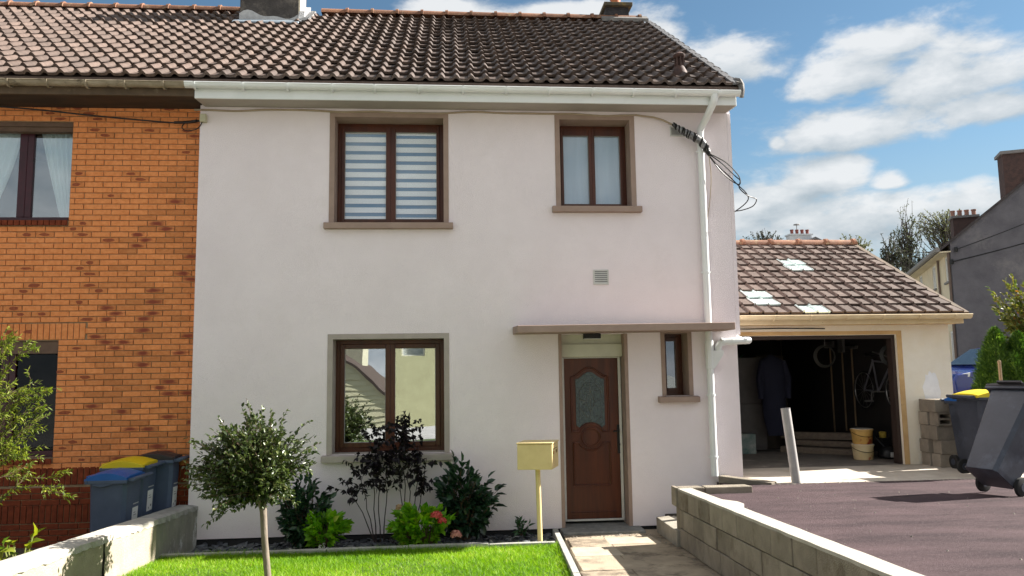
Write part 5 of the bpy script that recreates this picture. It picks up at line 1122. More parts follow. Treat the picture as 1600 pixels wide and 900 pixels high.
def grit():
    q = []
    for k in range(900):
        m = random.random()
        if m < .35: y = random.uniform(-8, -1.4); q.append((drive_x(y)+.05+abs(random.gauss(0, .08)), y, dz(y)))
        elif m < .6: x = random.uniform(3.95, 7.5); y = -.43-abs(random.gauss(0, .06)); q.append((x, y, dz(y)))
        elif m < .75: y = random.uniform(-4, -.35); q.append((2.46-abs(random.gauss(0, .12)), y, gz(y)-.012))
        elif m < .88: x = random.uniform(1.4, 2.45); y = -.33-abs(random.gauss(0, .12)); q.append((x, y, gz(y)-.016))
        else: q.append((random.uniform(3.2, 7.5), random.uniform(-6, -1.2), None))
    mb = MB()
    for x, y, z in q:
        z = dz(y) if z is None else z; r = random.uniform(.004, .013); a = random.uniform(0, 6)
        vs = [(x+r*math.cos(a+t)*random.uniform(.7, 1.2), y+r*math.sin(a+t)*random.uniform(.7, 1.2), z) for t in (0, 1.57, 3.14, 4.71)]
        mb.add(vs+[(x, y, z+r*.9)], [(0, 1, 4), (1, 2, 4), (2, 3, 4), (3, 0, 4)])
    o = mb.build('grit', M('pale_grit', (.34, .31, .27), (.16, .14, .12), sc=3, rough=.95, world=True)); tag(o, kind='stuff')
grit()
def crown_plant(root, base, center, rad, nb, leaf_n, L, W, mat, stem_mat, r0=.012, seed=0, shape='oval', droop=.15, inner=.45, lumps=.18, start=.35, flatz=0, outward=.7, up=.25, jitter=.5, stems_name='branches', crown_name='foliage', spiky=0, extra=()):
    random.seed(seed); org = ORG[root.name]; mb = MB(); P = []; D = []; C_ = Vector(center)
    for k in range(nb):
        d = Vector((random.gauss(0, 1), random.gauss(0, 1), random.gauss(0, 1)+flatz)).normalized()
        rr = (inner+(1-inner)*random.random()**.5)*(1+lumps*math.sin(d.x*5+1+seed)*math.sin(d.z*4+d.y*3)); 
        if random.random() < spiky: rr *= random.uniform(1.12, 1.35)
        tip = C_+Vector((d.x*rad[0], d.y*rad[1], d.z*rad[2]))*rr
        if k < len(extra): tip = Vector(extra[k])
        pts = branch_tubes(mb, base if not callable(base) else base(d), tip, r0, r0*.25, 5, .05)
        for p, dd in along(pts, leaf_n, start, 1):
            o_ = (p-C_).normalized(); v = dd*.5+o_*outward+Vector((random.gauss(0, jitter), random.gauss(0, jitter), random.gauss(0, jitter)+up)); P.append(p+Vector((random.gauss(0, .012), random.gauss(0, .012), random.gauss(0, .012)))); D.append(v)
    mb.build(stems_name, stem_mat, root)
    P = np.array([tuple(p) for p in P]); D = np.array([tuple(d) for d in D]); n = len(P)
    leaf_obj(crown_name, P, D, L*rng.uniform(.7, 1.25, n), W*rng.uniform(.75, 1.2, n), mat, root, org, shape=shape, droop=droop)
bark = M('grey_bark', (.22, .18, .145), (.15, .12, .095), sc=18, rough=.9, bump=.6, bsc=50, stretch=(1, 1, .3)); twig = M('brown_twig', (.11, .07, .045), rough=.85)
# lawn tree
TB = (-1.70, -2.55, .21)
tr = thing('lawn_tree', 'small round headed tree with grey trunk standing in the lawn', 'tree', TB)
mb = MB(); mb.tube([(-1.70, -2.55, .16), (-1.70, -2.55, .3), (-1.735, -2.54, .6), (-1.755, -2.53, .86), (-1.77, -2.52, .93)], [.040, .031, .029, .032, .036], 10)
for q in ((-1.98, -2.6, 1.16), (-1.75, -2.45, 1.22), (-1.62, -2.55, 1.10), (-1.86, -2.35, 1.18), (-1.80, -2.72, 1.15)): branch_tubes(mb, (-1.765, -2.52, .90), q, .02, .010, 5, .04, 6)
mb.build('trunk', bark, tr, smooth=True)
olive = leaf_mat('olive_leaf', (.018, .034, .010), (.085, .115, .030), rough=.36, spec=.6, transl=.2, c3=(.20, .21, .09))
crown_plant(tr, (-1.78, -2.50, 1.0), (-1.90, -2.50, 1.29), (.55, .48, .44), 430, 26, .046, .029, olive, twig, .006, 3, inner=.35, start=.40, extra=((-2.46, -2.5, 1.50), (-2.44, -2.52, 1.53), (-2.45, -2.45, 1.24), (-2.40, -2.5, 1.20), (-2.38, -2.55, 1.06), (-2.30, -2.5, .99), (-2.36, -2.5, 1.40), (-1.30, -2.5, 1.55), (-1.36, -2.45, 1.68), (-1.32, -2.5, 1.40), (-1.55, -2.5, 1.80), (-1.98, -2.5, 1.82), (-2.2, -2.5, 1.72)), spiky=.10, lumps=.26, up=.1, flatz=.12, outward=.35, jitter=.6)
# stray side branches
dark_leaf = leaf_mat('dark_glossy_leaf', (.008, .026, .014), (.03, .075, .035), rough=.28, spec=.55, transl=.12)
d1 = thing('dark_shrub', 'dark green broad leaved shrub half hidden behind the lawn tree', 'shrub', (-1.80, -.42, .1))
crown_plant(d1, lambda d: (-1.80+d.x*.08, -.42, .10), (-1.76, -.42, .50), (.36, .32, .42), 70, 14, .095, .062, dark_leaf, twig, .007, 11, start=.3)
d2 = thing('dark_shrub', 'dark glossy laurel like shrub between red flowers and mailbox', 'shrub', (.12, -.36, .1))
crown_plant(d2, lambda d: (.12+d.x*.08, -.36, .10), (.15, -.36, .66), (.38, .30, .44), 74, 12, .115, .074, dark_leaf, twig, .008, 12, start=.35, spiky=.15)
hyd = leaf_mat('bright_green_leaf', (.075, .25, .008), (.24, .46, .025), rough=.45, spec=.4, transl=.4, c3=(.42, .46, .08))
h1 = thing('hydrangea', 'bright green hydrangea without flowers beside the lawn tree', 'shrub', (-1.50, -.66, .13))
crown_plant(h1, lambda d: (-1.50+d.x*.06, -.66, .12), (-1.47, -.66, .36), (.25, .23, .22), 46, 11, .085, .062, hyd, twig, .006, 21, start=.55, shape='heart', up=.5)
h2 = thing('hydrangea', 'bright green hydrangea with pink and red flower heads', 'shrub', (-.36, -.74, .13))
crown_plant(h2, lambda d: (-.36+d.x*.1, -.74, .12), (-.38, -.75, .36), (.38, .28, .25), 84, 11, .085, .062, hyd, twig, .006, 22, start=.55, shape='heart', up=.5)
def floret(c, r, mat, par, n=130, L=.026):
    v = nrmz(rng.normal(size=(n, 3))); v[:, 2] = np.abs(v[:, 2])*.9-.15; P = np.array(c)+v*r*rng.uniform(.55, 1.12, (n, 1)); d = nrmz(np.cross(v, rng.normal(size=(n, 3))))
    leaf_obj('flower_head', P, d, L, L*.9, mat, par, ORG[par.name], shape='heart', flat=v)
pink = leaf_mat('red_pink_petal', (.50, .05, .05), (.68, .16, .15), rough=.7, transl=.3); pale_p = leaf_mat('pale_pink_petal', (.55, .22, .20), (.62, .36, .28), rough=.7, transl=.3)
floret((-.19, -.98, .50), .062, pink, h2); floret((-.125, -.98, .44), .05, pink, h2, 90); floret((.035, -.92, .27), .062, pale_p, h2); floret((-.62, -.80, .57), .045, leaf_mat('faded_petal', (.35, .22, .13), (.45, .32, .2), rough=.8), h2, 70)
# two purple-black shrubs
pur = leaf_mat('purple_black_leaf', (.005, .0035, .006), (.013, .0075, .011), rough=.55, spec=.3, transl=.04)
dstem = M('dark_stem', (.045, .03, .028), rough=.8)
def purple(bx, tips, lb, seed):
    random.seed(seed); t = thing('purple_shrub', lb, 'shrub', (bx, -.30, .1)); mb = MB(); P = []; D = []
    for (x0, x1, y1, z1, sub) in tips:
        pts = branch_tubes(mb, (x0, -.30, .09), (x1, y1, z1), .008, .003, 8, .02, 5)
        for _ in range(sub):
            s = random.uniform(.45, .98)*(len(pts)-1.01); i = int(s); p = pts[i].lerp(pts[i+1], s-i); L = random.uniform(.10, .30)
            q = p+Vector((random.gauss(0, .7), random.gauss(0, .35), random.uniform(-.1, .8))).normalized()*L; q.y = min(q.y, -.06)
            pp = branch_tubes(mb, p, q, .003, .0012, 4, .05, 4)
            for a, d in along(pp, 11, .15, 1): P.append(a); D.append(d*.4+Vector((random.gauss(0, .5), random.gauss(0, .5), random.gauss(-.35, .4))))
        for a, d in along(pts, 16, .5, 1): P.append(a); D.append(d*.4+Vector((random.gauss(0, .5), random.gauss(0, .5), random.gauss(-.3, .4))))
    mb.build('stems', dstem, t); P = np.array([tuple(p) for p in P]); D = np.array([tuple(p) for p in D]); n = len(P)
    leaf_obj('foliage', P, D, .06*rng.uniform(.7, 1.3, n), .042*rng.uniform(.7, 1.2, n), pur, t, ORG[t.name], shape='heart', droop=.25)
purple(-.90, ((-.93, -1.02, -.30, 1.38, 15), (-.88, -.92, -.34, 1.25, 12), (-.84, -.80, -.3, 1.12, 10), (-.95, -1.16, -.3, .98, 7), (-.95, -1.36, -.28, .86, 5)), 'purple leaved shrub with bare lower stems, left of the pair under the window', 31)
purple(-.52, ((-.56, -.62, -.30, 1.52, 14), (-.52, -.56, -.34, 1.40, 12), (-.48, -.42, -.28, 1.12, 9), (-.46, -.32, -.3, 1.08, 8), (-.58, -.70, -.3, 1.15, 8)), 'purple leaved shrub behind the flowering hydrangea, right of the pair under the window', 32)
sm_ = thing('young_plant', 'small dark green seedling plant beside the mailbox post', 'plant', (.84, -.26, .1))
crown_plant(sm_, (.84, -.26, .10), (.84, -.26, .20), (.11, .1, .13), 12, 5, .085, .04, leaf_mat('mid_green_leaf', (.012, .05, .018), (.04, .11, .04), rough=.35, spec=.5, transl=.2), twig, .004, 41, shape='lance', up=.5)
fg = thing('young_plant', 'tuft of dead stalks and small leaves under the purple shrubs', 'plant', (-.72, -.45, .1))
crown_plant(fg, (-.72, -.45, .10), (-.72, -.45, .16), (.14, .12, .12), 16, 3, .03, .018, pur, dstem, .003, 43, up=.2)
wf = thing('flower_tuft', 'tiny white flowered tuft at the foot of the plain hydrangea', 'plant', (-1.48, -.93, .13))
crown_plant(wf, (-1.46, -.94, .13), (-1.46, -.94, .17), (.06, .05, .04), 10, 8, .022, .018, leaf_mat('white_petal', (.55, .55, .48), (.7, .7, .62), rough=.7), twig, .002, 44)
# arching willow-leaved shrub at the left edge
yl = leaf_mat('yellow_green_leaf', (.075, .13, .015), (.24, .28, .04), rough=.5, spec=.35, transl=.4, c3=(.40, .40, .11))
ws = thing('arching_shrub', 'arching narrow leaved yellow green shrub in front of the brick house window', 'shrub', (-4.75, -2.1, .1))
random.seed(5); mb = MB(); P = []; D = []
tips = [(-3.95, -2.0, 2.02), (-4.0, -2.05, 1.80), (-3.85, -1.95, 1.12), (-4.05, -2.1, 1.55), (-4.1, -2.0, 2.42), (-4.25, -2.15, 2.52), (-4.02, -2.0, 1.92), (-4.15, -2.2, 1.40), (-4.3, -2.1, 2.2), (-4.2, -1.95, 1.7), (-4.35, -2.0, 1.95), (-4.4, -2.2, 1.2), (-4.3, -2.3, 1.75), (-3.95, -2.05, 1.98), (-3.99, -2.0, 1.62)]+[(-4.75+random.gauss(0, .35), -2.1+random.gauss(0, .3), random.uniform(.9, 2.5)) for _ in range(22)]
for q in tips:
    pts = []; a = Vector((-4.75+random.uniform(-.1, .1), -2.1+random.uniform(-.1, .1), .08)); b = Vector(q); peak = max(b.z+.22, 1.4)
    for k in range(13):
        t = k/12; p = a.lerp(b, t**1.1); p.z = a.z+(b.z-a.z)*t+ (peak-(a.z+b.z)/2)*.55*math.sin(math.pi*t**.9); p += Vector((random.gauss(0, .01), random.gauss(0, .01), random.gauss(0, .01))); pts.append(p)
    mb.tube(pts, [.008-.0065*k/12 for k in range(13)], 5)
    for p, d in along(pts, 70, .38, 1.0):
        s = random.choice((-1, 1)); P.append(p); D.append(d*.9+Vector((random.gauss(0, .3), random.gauss(0, .4), s*.75+random.gauss(0, .25))))
    for _ in range(5):
        p, d = along(pts, 1, .5, .9)[0]; q2 = p+(d+Vector((random.gauss(0, .4), random.gauss(0, .4), random.gauss(.2, .4)))).normalized()*random.uniform(.12, .28); pp = branch_tubes(mb, p, q2, .003, .001, 4, .05, 4)
        for p, d in along(pp, 16, .1, 1): P.append(p); D.append(d*.9+Vector((random.gauss(0, .35), random.gauss(0, .4), random.choice((-1, 1))*.7)))
mb.build('stems', twig, ws); P = np.array([tuple(p) for p in P]); D = np.array([tuple(p) for p in D]); n = len(P)
leaf_obj('foliage', P, D, .048*rng.uniform(.7, 1.3, n), .013*rng.uniform(.8, 1.3, n), yl, ws, ORG[ws.name], shape='lance', droop=.1)
bl = thing('leafy_plant', 'large leaved yellow green plant behind the low wall at lower left', 'plant', (-4.10, -2.15, .15))
random.seed(9); P = []; D = []; L = []; 
for k in range(26):
    a = random.uniform(-3.1, .4); P.append((-4.12+random.uniform(-.14, .12), -2.15+random.uniform(-.1, .1), random.uniform(.28, .56))); D.append((math.cos(a)*.8, math.sin(a)*.5, random.uniform(.2, 1.1))); L.append(random.uniform(.09, .17))
P += [(-4.06, -2.12, .52), (-4.02, -2.1, .58), (-4.0, -2.12, .62)]; D += [(.75, -.1, .55), (.55, .1, .9), (.35, -.1, 1.0)]; L += [.18, .17, .14]
L = np.array(L)
leaf_obj('leaf', np.array(P), np.array(D), L, L*.55, leaf_mat('broad_yellow_leaf', (.09, .16, .015), (.30, .33, .04), rough=.45, spec=.4, transl=.35, c3=(.42, .36, .10)), bl, ORG[bl.name], droop=.3, fold=.3)
mb = MB()
for p in P: mb.tube([(-4.1, -2.15, .1), p], .006, 5)
mb.build('stalks', M('pale_stalk', (.25, .28, .08), rough=.7), bl)

# ---------------------------------------------------------------- behind the drive, right
cf = leaf_mat('conifer_leaf', (.018, .055, .010), (.085, .16, .022), rough=.55, spec=.3, transl=.3, c3=(.24, .36, .05))
bu = thing('conifer_bush', 'bright green feathery conifer bush behind the big bin', 'shrub', (11.45, 4.6, .75))
def plume(root, cx, cy, z0, cones, n, mat, seed):
    rg = np.random.default_rng(seed); org = ORG[root.name]; PP = []; DD = []
    for (dx, dy, h, r) in cones:
        m = int(n*h*r); t = rg.random(m)**.8; ang = rg.random(m)*6.283; rad = r*(1-t**2.2)**.8*(.45+.55*rg.random(m)**.5)*(1+.25*np.sin(ang*3+t*9))
        PP.append(np.stack([cx+dx+rad*np.cos(ang), cy+dy+rad*np.sin(ang), z0+t*h], 1)); DD.append(np.stack([np.cos(ang)*.5, np.sin(ang)*.5, np.full(m, .8)], 1)+rg.normal(0, .45, (m, 3)))
    P = np.concatenate(PP); D = np.concatenate(DD); m = len(P)
    leaf_obj('foliage', P, D, .085*rg.uniform(.5, 1.5, m), .020*rg.uniform(.7, 1.3, m), mat, root, org, shape='lance')
    mb = MB(); 
    for (dx, dy, h, r) in cones: mb.tube([(cx+dx, cy+dy, z0-.1), (cx+dx, cy+dy, z0+h*.85)], [.03, .008], 6)
    mb.build('stems', twig, root)
plume(bu, 11.25, 4.6, .7, ((-.42, 0, 2.12, .45), (-.2, .25, 1.95, .42), (-.05, -.15, 2.02, .45), (.2, .1, 1.9, .45), (.42, -.1, 2.1, .48), (-.55, .05, 1.5, .36), (.7, .2, 2.0, .5), (1.0, -.1, 2.1, .55), (1.4, 0, 2.1, .7), (-.3, -.35, 1.6, .45), (.1, -.45, 1.7, .5), (.5, -.5, 1.5, .5), (-.55, -.3, 1.3, .4)), 11000, cf, 61)
ot = thing('rusty_tree', 'tree with orange tinged leaves at the right edge of the photo', 'tree', (12.4, 5.2, .8))
orl = leaf_mat('orange_tinged_leaf', (.05, .085, .015), (.16, .15, .03), rough=.5, transl=.3, c3=(.38, .12, .03))
mb = MB(); mb.tube([(12.4, 5.2, .7), (12.38, 5.2, 1.6), (12.4, 5.2, 2.5)], [.06, .05, .03], 8); mb.build('trunk', bark, ot)
crown_plant(ot, (12.4, 5.2, 2.0), (12.25, 5.2, 3.15), (1.0, .7, .9), 170, 30, .10, .055, orl, twig, .008, 63, inner=.3, lumps=.3)
gb = thing('low_plant', 'low yellowish weed at the garage corner under the blue car', 'plant', (9.3, 3.6, .7))
crown_plant(gb, (9.3, 3.6, .75), (9.35, 3.6, .98), (.4, .25, .25), 60, 14, .07, .03, leaf_mat('dry_grass', (.14, .15, .03), (.30, .27, .06), rough=.7), twig, .004, 64)
sk = thing('stake', 'thin wooden stake standing before the conifer bush', 'stake', (9.9, 3.3, .7)); mb = MB(); mb.tube([(9.9, 3.3, .65), (9.92, 3.3, 1.5), (9.915, 3.3, 2.17)], .028, 8); mb.build('pole', M('stake_wood', (.19, .13, .08), rough=.9), sk)
mb = MB(); mb.lathe([(.03, 0), (.032, .05), (.01, .07)], (9.915, 3.3, 2.14), 8); mb.build('tip', M('stake_wood', (.19, .13, .08)), sk)

# blue car
def car(loc, rot, label, paint):
    t = thing('parked_car', label, 'car', loc); t.rotation_euler[2] = rot
    pm_ = paint; prof = [(-2.0, .35), (-2.02, .62), (-1.92, .76), (-1.05, .93), (-.35, 1.38), (.25, 1.47), (1.2, 1.42), (1.75, 1.0), (1.98, .92), (2.0, .38)]
    mb = MB(); secs = []
    for w, f, zo in ((-.80, .90, 0), (-.74, 1, .0), (.74, 1, .0), (.80, .90, 0)):
        secs.append(w)
    low = [(-2.0, .30), (-2.05, .62), (-1.92, .78), (-1.0, .95), (1.78, 1.0), (2.0, .9), (2.02, .35)]
    mb.prism([(x, z) for x, z in low]+[(1.75, .25), (-1.75, .25)], 'y', -.82, .82); mb.build('body', pm_, t, .06, local=True, seg=3)
    mb = MB(); b = [(-1.02, .94), (1.78, .98), (1.25, 1.44), (.2, 1.50), (-.32, 1.42)]; n = 5
    vs = [(x, -.80+.0*i, z) for i, (x, z) in enumerate(b)]; vs = [(x, -(.80 if z < 1.1 else .62), z) for x, z in b]+[(x, (.80 if z < 1.1 else .62), z) for x, z in b]
    mb.add(vs, [tuple(range(n)), tuple(range(2*n-1, n-1, -1))]+[(i, i+n, (i+1) % n+n, (i+1) % n) for i in range(n)]); mb.build('cabin', pm_, t, .05, local=True, seg=3)
    cg = M('car_glass', (.03, .045, .06), (.06, .08, .10), sc=1.5, rough=.05, spec=.9)
    mb = MB(); mb.hexa([(-.98, -.70, 1.0), (-.98, .70, 1.0), (-.36, .58, 1.40), (-.36, -.58, 1.40), (-1.01, -.70, 1.02), (-1.01, .70, 1.02), (-.39, .58, 1.42), (-.39, -.58, 1.42)]); mb.build('windscreen', cg, t, local=True)
    for s in (-1, 1):
        for xa, xb, xc, xd in ((-.85, .15, .15, -.28), (.22, 1.45, 1.15, .22)):
            mb = MB(); o = [(xa, s*.79, 1.02), (xb, s*.79, 1.02), (xc, s*.645, 1.40), (xd, s*.645, 1.40)]; mb.hexa(o+[(x, y+s*.015, z) for x, y, z in o]); mb.build('side_window', cg, t, local=True)
        mb = MB(); mb.hexa([(-.62, s*.82, .98), (-.45, s*.82, .98), (-.45, s*1.0, 1.0), (-.60, s*1.0, 1.0), (-.62, s*.82, 1.08), (-.45, s*.82, 1.08), (-.45, s*1.0, 1.12), (-.60, s*1.0, 1.12)]); mb.build('side_mirror', pm_, t, .02, local=True)
        mb = MB(); mb.hexa([(-2.03, s*.45, .62), (-1.9, s*.80, .62), (-1.6, s*.825, .72), (-1.6, s*.5, .72), (-2.02, s*.45, .76), (-1.88, s*.80, .77), (-1.58, s*.825, .82), (-1.6, s*.5, .84)]); mb.build('headlight', M('lamp_glass', (.6, .62, .65), rough=.1), t, .01, local=True)
        for x in (-1.3, 1.25):
            mb = MB(); mb.lathe([(.25, -.1), (.31, -.09), (.31, .09), (.25, .1)], (x, s*.76, .31), 20, 'y'); w = mb.build('wheel', rub, t, local=True, smooth=True)
            mb = MB(); mb.lathe([(.19, -.105), (.19, .105)], (x, s*.76, .31), 14, 'y'); mb.build('rim', stl, w, local=True)
    return t
blue_p = M('blue_car_paint', (.008, .02, .16), (.007, .017, .14), rough=.2, spec=.6, coat=.6)
car((14.15, 8.9, 1.14), R(4), 'dark blue parked car seen between garage corner and conifer bush', blue_p)

# grey gabled house
gh = thing('grey_house', 'tall house with bare grey gable wall and cream front far right', 'house', (16.51, 14, 1))
c0 = Vector((16.51, 14.0, 0)); dd_ = Vector((.416, .909, 0)); gn = Vector((.909, -.416, 0))
def Q(s, t, z): p = c0+gn*s+dd_*t; return (p.x, p.y, z)
EZ = 6.18; SLP = .80; GW_ = 9.0
grey_r = M('grey_rough_render', (.14, .135, .15), (.10, .097, .11), sc=1.6, rough=.95, bump=.6, bsc=30, c3=(.19, .18, .185), sc3=.7, world=True); cream_h = M('cream_house_paint', (.66, .58, .42), (.58, .50, .36), sc=2, rough=.9, bump=.2)
mb = MB(); mb.hexa([Q(0, 0, .3), Q(GW_, 0, .3), Q(GW_, .3, .3), Q(0, .3, .3), Q(0, 0, EZ), Q(GW_, 0, EZ), Q(GW_, .3, EZ), Q(0, .3, EZ)])
mb.add([Q(0, 0, EZ), Q(GW_, 0, EZ), Q(GW_/2, 0, EZ+SLP*GW_/2), Q(0, .3, EZ), Q(GW_, .3, EZ), Q(GW_/2, .3, EZ+SLP*GW_/2)], [(0, 1, 2), (3, 5, 4), (0, 2, 5, 3), (1, 4, 5, 2)])
mb.build('gable_wall', grey_r, gh)
hs = [(.42, 1.15, 4.98, 5.84), (3.05, 3.80, 4.98, 5.84), (6.2, 6.95, 4.98, 5.84), (9.4, 10.1, 4.98, 5.84), (.45, 1.2, 2.2, 3.3), (3.05, 3.8, 2.2, 3.3)]
tmp = wall_holes(.305, 12, .3, EZ, 0, .25, hs); tmp.v = [Q(v[1], v[0], v[2]) for v in tmp.v]; tmp.build('front_wall', cream_h, gh)
mb = MB(); mb.hexa([Q(.3, 11.7, .3), Q(GW_, 11.7, .3), Q(GW_, 12, .3), Q(.3, 12, .3), Q(.3, 11.7, EZ), Q(GW_, 11.7, EZ), Q(GW_, 12, EZ), Q(.3, 12, EZ)]); mb.hexa([Q(GW_-.2, .3, .3), Q(GW_, .3, .3), Q(GW_, 11.7, .3), Q(GW_-.2, 11.7, .3), Q(GW_-.2, .3, EZ), Q(GW_, .3, EZ), Q(GW_, 11.7, EZ), Q(GW_-.2, 11.7, EZ)]); mb.build('back_wall', cream_h, gh)
for a, b_, z0, z1 in hs:
    mb = MB()
    def slab(t0, t1, za, zb, s0, s1): mb.hexa([Q(s0, t0, za), Q(s1, t0, za), Q(s1, t1, za), Q(s0, t1, za), Q(s0, t0, zb), Q(s1, t0, zb), Q(s1, t1, zb), Q(s0, t1, zb)])
    slab(a, a+.06, z0, z1, .02, .08); slab(b_-.06, b_, z0, z1, .02, .08); slab(a+.06, b_-.06, z1-.06, z1, .02, .08); slab(a+.06, b_-.06, z0, z0+.06, .02, .08); slab((a+b_)/2-.025, (a+b_)/2+.025, z0+.06, z1-.06, .02, .08)
    w = mb.build('window', M('white_window', (.7, .7, .68), rough=.5), gh)
    mb = MB(); slab(a+.05, b_-.05, z0+.05, z1-.05, .05, .055); mb.build('pane', M('far_pane', (.30, .34, .34), (.5, .52, .5), sc=1, rough=.1, spec=.8), w)
    mb = MB(); slab(a-.06, b_+.06, z0-.07, z0, -.06, .12); mb.build('sill', M('grey_sill', (.22, .21, .2), rough=.9), w)
slate = M('dark_slate_roof', (.065, .055, .055), (.04, .035, .037), sc=6, rough=.8, bump=.5, bsc=20)
mb = MB(); rz = EZ+SLP*GW_/2; 
mb.hexa([Q(-.35, -.06, EZ-.28), Q(GW_/2, -.06, rz+.0), Q(GW_/2, 12.2, rz), Q(-.35, 12.2, EZ-.28), Q(-.35, -.06, EZ-.18), Q(GW_/2, -.06, rz+.1), Q(GW_/2, 12.2, rz+.1), Q(-.35, 12.2, EZ-.18)])
mb.hexa([Q(GW_/2, -.06, rz), Q(GW_+.35, -.06, EZ-.28), Q(GW_+.35, 12.2, EZ-.28), Q(GW_/2, 12.2, rz), Q(GW_/2, -.06, rz+.1), Q(GW_+.35, -.06, EZ-.18), Q(GW_+.35, 12.2, EZ-.18), Q(GW_/2, 12.2, rz+.1)])
mb.build('roof', slate, gh)
mb = MB(); mb.tube([Q(-.40, -.1, EZ-.20), Q(-.40, 12.2, EZ-.20)], .085, 8); mb.build('gutter', M('grey_gutter', (.22, .21, .20), rough=.7), gh)
mb = MB(); mb.hexa([Q(-.33, -.05, EZ-.30), Q(0, -.05, EZ-.30), Q(0, 12, EZ-.30), Q(-.33, 12, EZ-.30), Q(-.33, -.05, EZ-.26), Q(0, -.05, EZ-.26), Q(0, 12, EZ-.26), Q(-.33, 12, EZ-.26)]); mb.build('soffit', cream_h, gh)
mb = MB(); mb.tube([Q(-.06, .08, EZ-.3), Q(-.06, .08, .6)], .045, 8); mb.tube([Q(-.06, 2.1, EZ-.3), Q(-.06, 2.1, .6)], .04, 8); mb.build('downpipe', M('brown_pipe', (.14, .10, .08), rough=.6), gh)
cbk = M('dark_red_chimney', (.085, .05, .045), (.05, .035, .033), sc=7, rough=.95, bump=.6, bsc=20)
def chim(s0, s1, t0, t1, z0, z1, pots):
    mb = MB(); mb.hexa([Q(s0, t0, z0), Q(s1, t0, z0), Q(s1, t1, z0), Q(s0, t1, z0), Q(s0, t0, z1), Q(s1, t0, z1), Q(s1, t1, z1), Q(s0, t1, z1)]); c = mb.build('chimney', cbk, gh)
    mb = MB(); s0 -= .07; s1 += .07; t0 -= .07; t1 += .07; mb.hexa([Q(s0, t0, z1), Q(s1, t0, z1), Q(s1, t1, z1), Q(s0, t1, z1), Q(s0, t0, z1+.1), Q(s1, t0, z1+.1), Q(s1, t1, z1+.1), Q(s0, t1, z1+.1)]); mb.build('chimney_cap', M('grey_cap', (.2, .19, .19), rough=.9), c)
    for k in range(pots):
        mb = MB(); s = s0+(s1-s0)*(k+.5)/pots; mb.lathe([(.10, 0), (.085, .1), (.09, .24), (.11, .25), (.11, .30)], Q(s, (t0+t1)/2, z1+.1), 10); mb.build('chimney_pot', M('pink_pot', (.32, .17, .13), (.25, .13, .10), rough=.8), c)
chim(1.72, 2.9, .02, .7, 7.3, 9.02, 0); chim(1.95, 2.92, 10, 10.7, 7.2, 8.72, 4)
for i, (a, b_) in enumerate((((.15, 5.95), (5.0, 7.9)), ((.0, 5.55), (5.0, 6.9)))):
    p0 = Vector(Q(a[0], -.06, a[1])); p1 = Vector(Q(b_[0], -.9, b_[1]))
    t = thing('overhead_wire', ('upper' if i == 0 else 'lower')+' black wire slanting across the bare grey gable', 'wire', p0); pts = [p0.lerp(p1, k/10)-Vector((0, 0, .12*math.sin(math.pi*k/10))) for k in range(11)]
    mb = MB(); mb.tube(pts, .020 if i else .013, 5); mb.build('wire', black_pl, t)
    mb = MB(); mb.lathe([(.05, -.08), (.06, 0), (.05, .08)], p0, 8); mb.build('bracket', black_pl, t)

# white house behind the garage roof
wh_ = thing('white_house', 'distant white house with four red chimney pots above the garage ridge', 'house', (25, 41, 1))
whm = M('white_house_paint', (.60, .62, .66), (.54, .56, .60), sc=2, rough=.9); slate2 = M('grey_slate', (.17, .165, .175), (.12, .118, .125), sc=4, rough=.8)
PX, PZ = 24.95, 11.0
mb = MB(); mb.box((PX-3.4, 40.6, 1), (PX+5.2, 48, 9.2)); mb.build('wall', whm, wh_)
mb = MB(); mb.prism([(PX-3.4, 9.0), (PX+5.2, 8.4), (PX, PZ-.05)], 'y', 40.5, 40.8); mb.build('gable_wall', whm, wh_)
mb = MB(); mb.prism([(PX-3.9, 8.5), (PX, PZ), (PX+5.6, 8.2), (PX+5.6, 8.34), (PX, PZ+.14), (PX-3.9, 8.64)], 'y', 40.3, 48.2); mb.build('roof', slate2, wh_)
mb = MB(); mb.box((23.45, 40.95, 8.6), (25.0, 41.6, 11.35)); ch = mb.build('chimney', whm, wh_)
mb = MB(); mb.box((23.38, 40.88, 11.351), (25.08, 41.67, 11.45)); mb.build('chimney_cap', whm, ch)
for k in range(4):
    mb = MB(); mb.lathe([(.12, 0), (.10, .08), (.11, .26), (.125, .26), (.125, .33)], (23.7+k*.37, 41.2, 11.45), 10); mb.build('chimney_pot', M('red_pot', (.20, .06, .05), rough=.8), ch)
mb = MB(); mb.tube([(24.07, 41.2, 11.75), (24.07, 41.2, 12.15)], .025, 6); mb.lathe([(.24, 0), (.20, .05), (.02, .09)], (24.07, 41.2, 12.12), 10); mb.build('cowl', M('grey_cowl', (.2, .2, .2), rough=.6), ch)

# trees beyond the garage
def far_tree(name, label, base, h, cc, rad, nb, ln, L, mat, seed, grp='trees beyond the garage', inner=.35, thick=.25, limbs=7, **k):
    t = thing(name, label, 'tree', base, grp); random.seed(seed); mb = MB(); b = Vector(base); top = Vector(cc)
    pts = branch_tubes(mb, b, top+Vector((0, 0, rad[2]*.5)), thick, .05, 7, .02, 7)
    for _ in range(limbs):
        p, d = along(pts, 1, .45, .95)[0]; v = Vector((random.gauss(0, 1), random.gauss(0, 1), random.uniform(.1, 1))).normalized(); branch_tubes(mb, p, p+Vector((v.x*rad[0], v.y*rad[1], v.z*rad[2]))*.8, thick*.35, .02, 5, .06, 5)
    mb.build('trunk', M('far_bark', (.085, .075, .07), rough=.95), t)
    crown_plant(t, lambda d: tuple(pts[random.randint(3, 6)]), cc, rad, nb, ln, L, L*.55, mat, M('far_twig', (.07, .06, .055), rough=.95), .04, seed, inner=inner, stems_name='limbs', crown_name='crown', start=.35, jitter=1.3, up=-.05, outward=.3, **k)
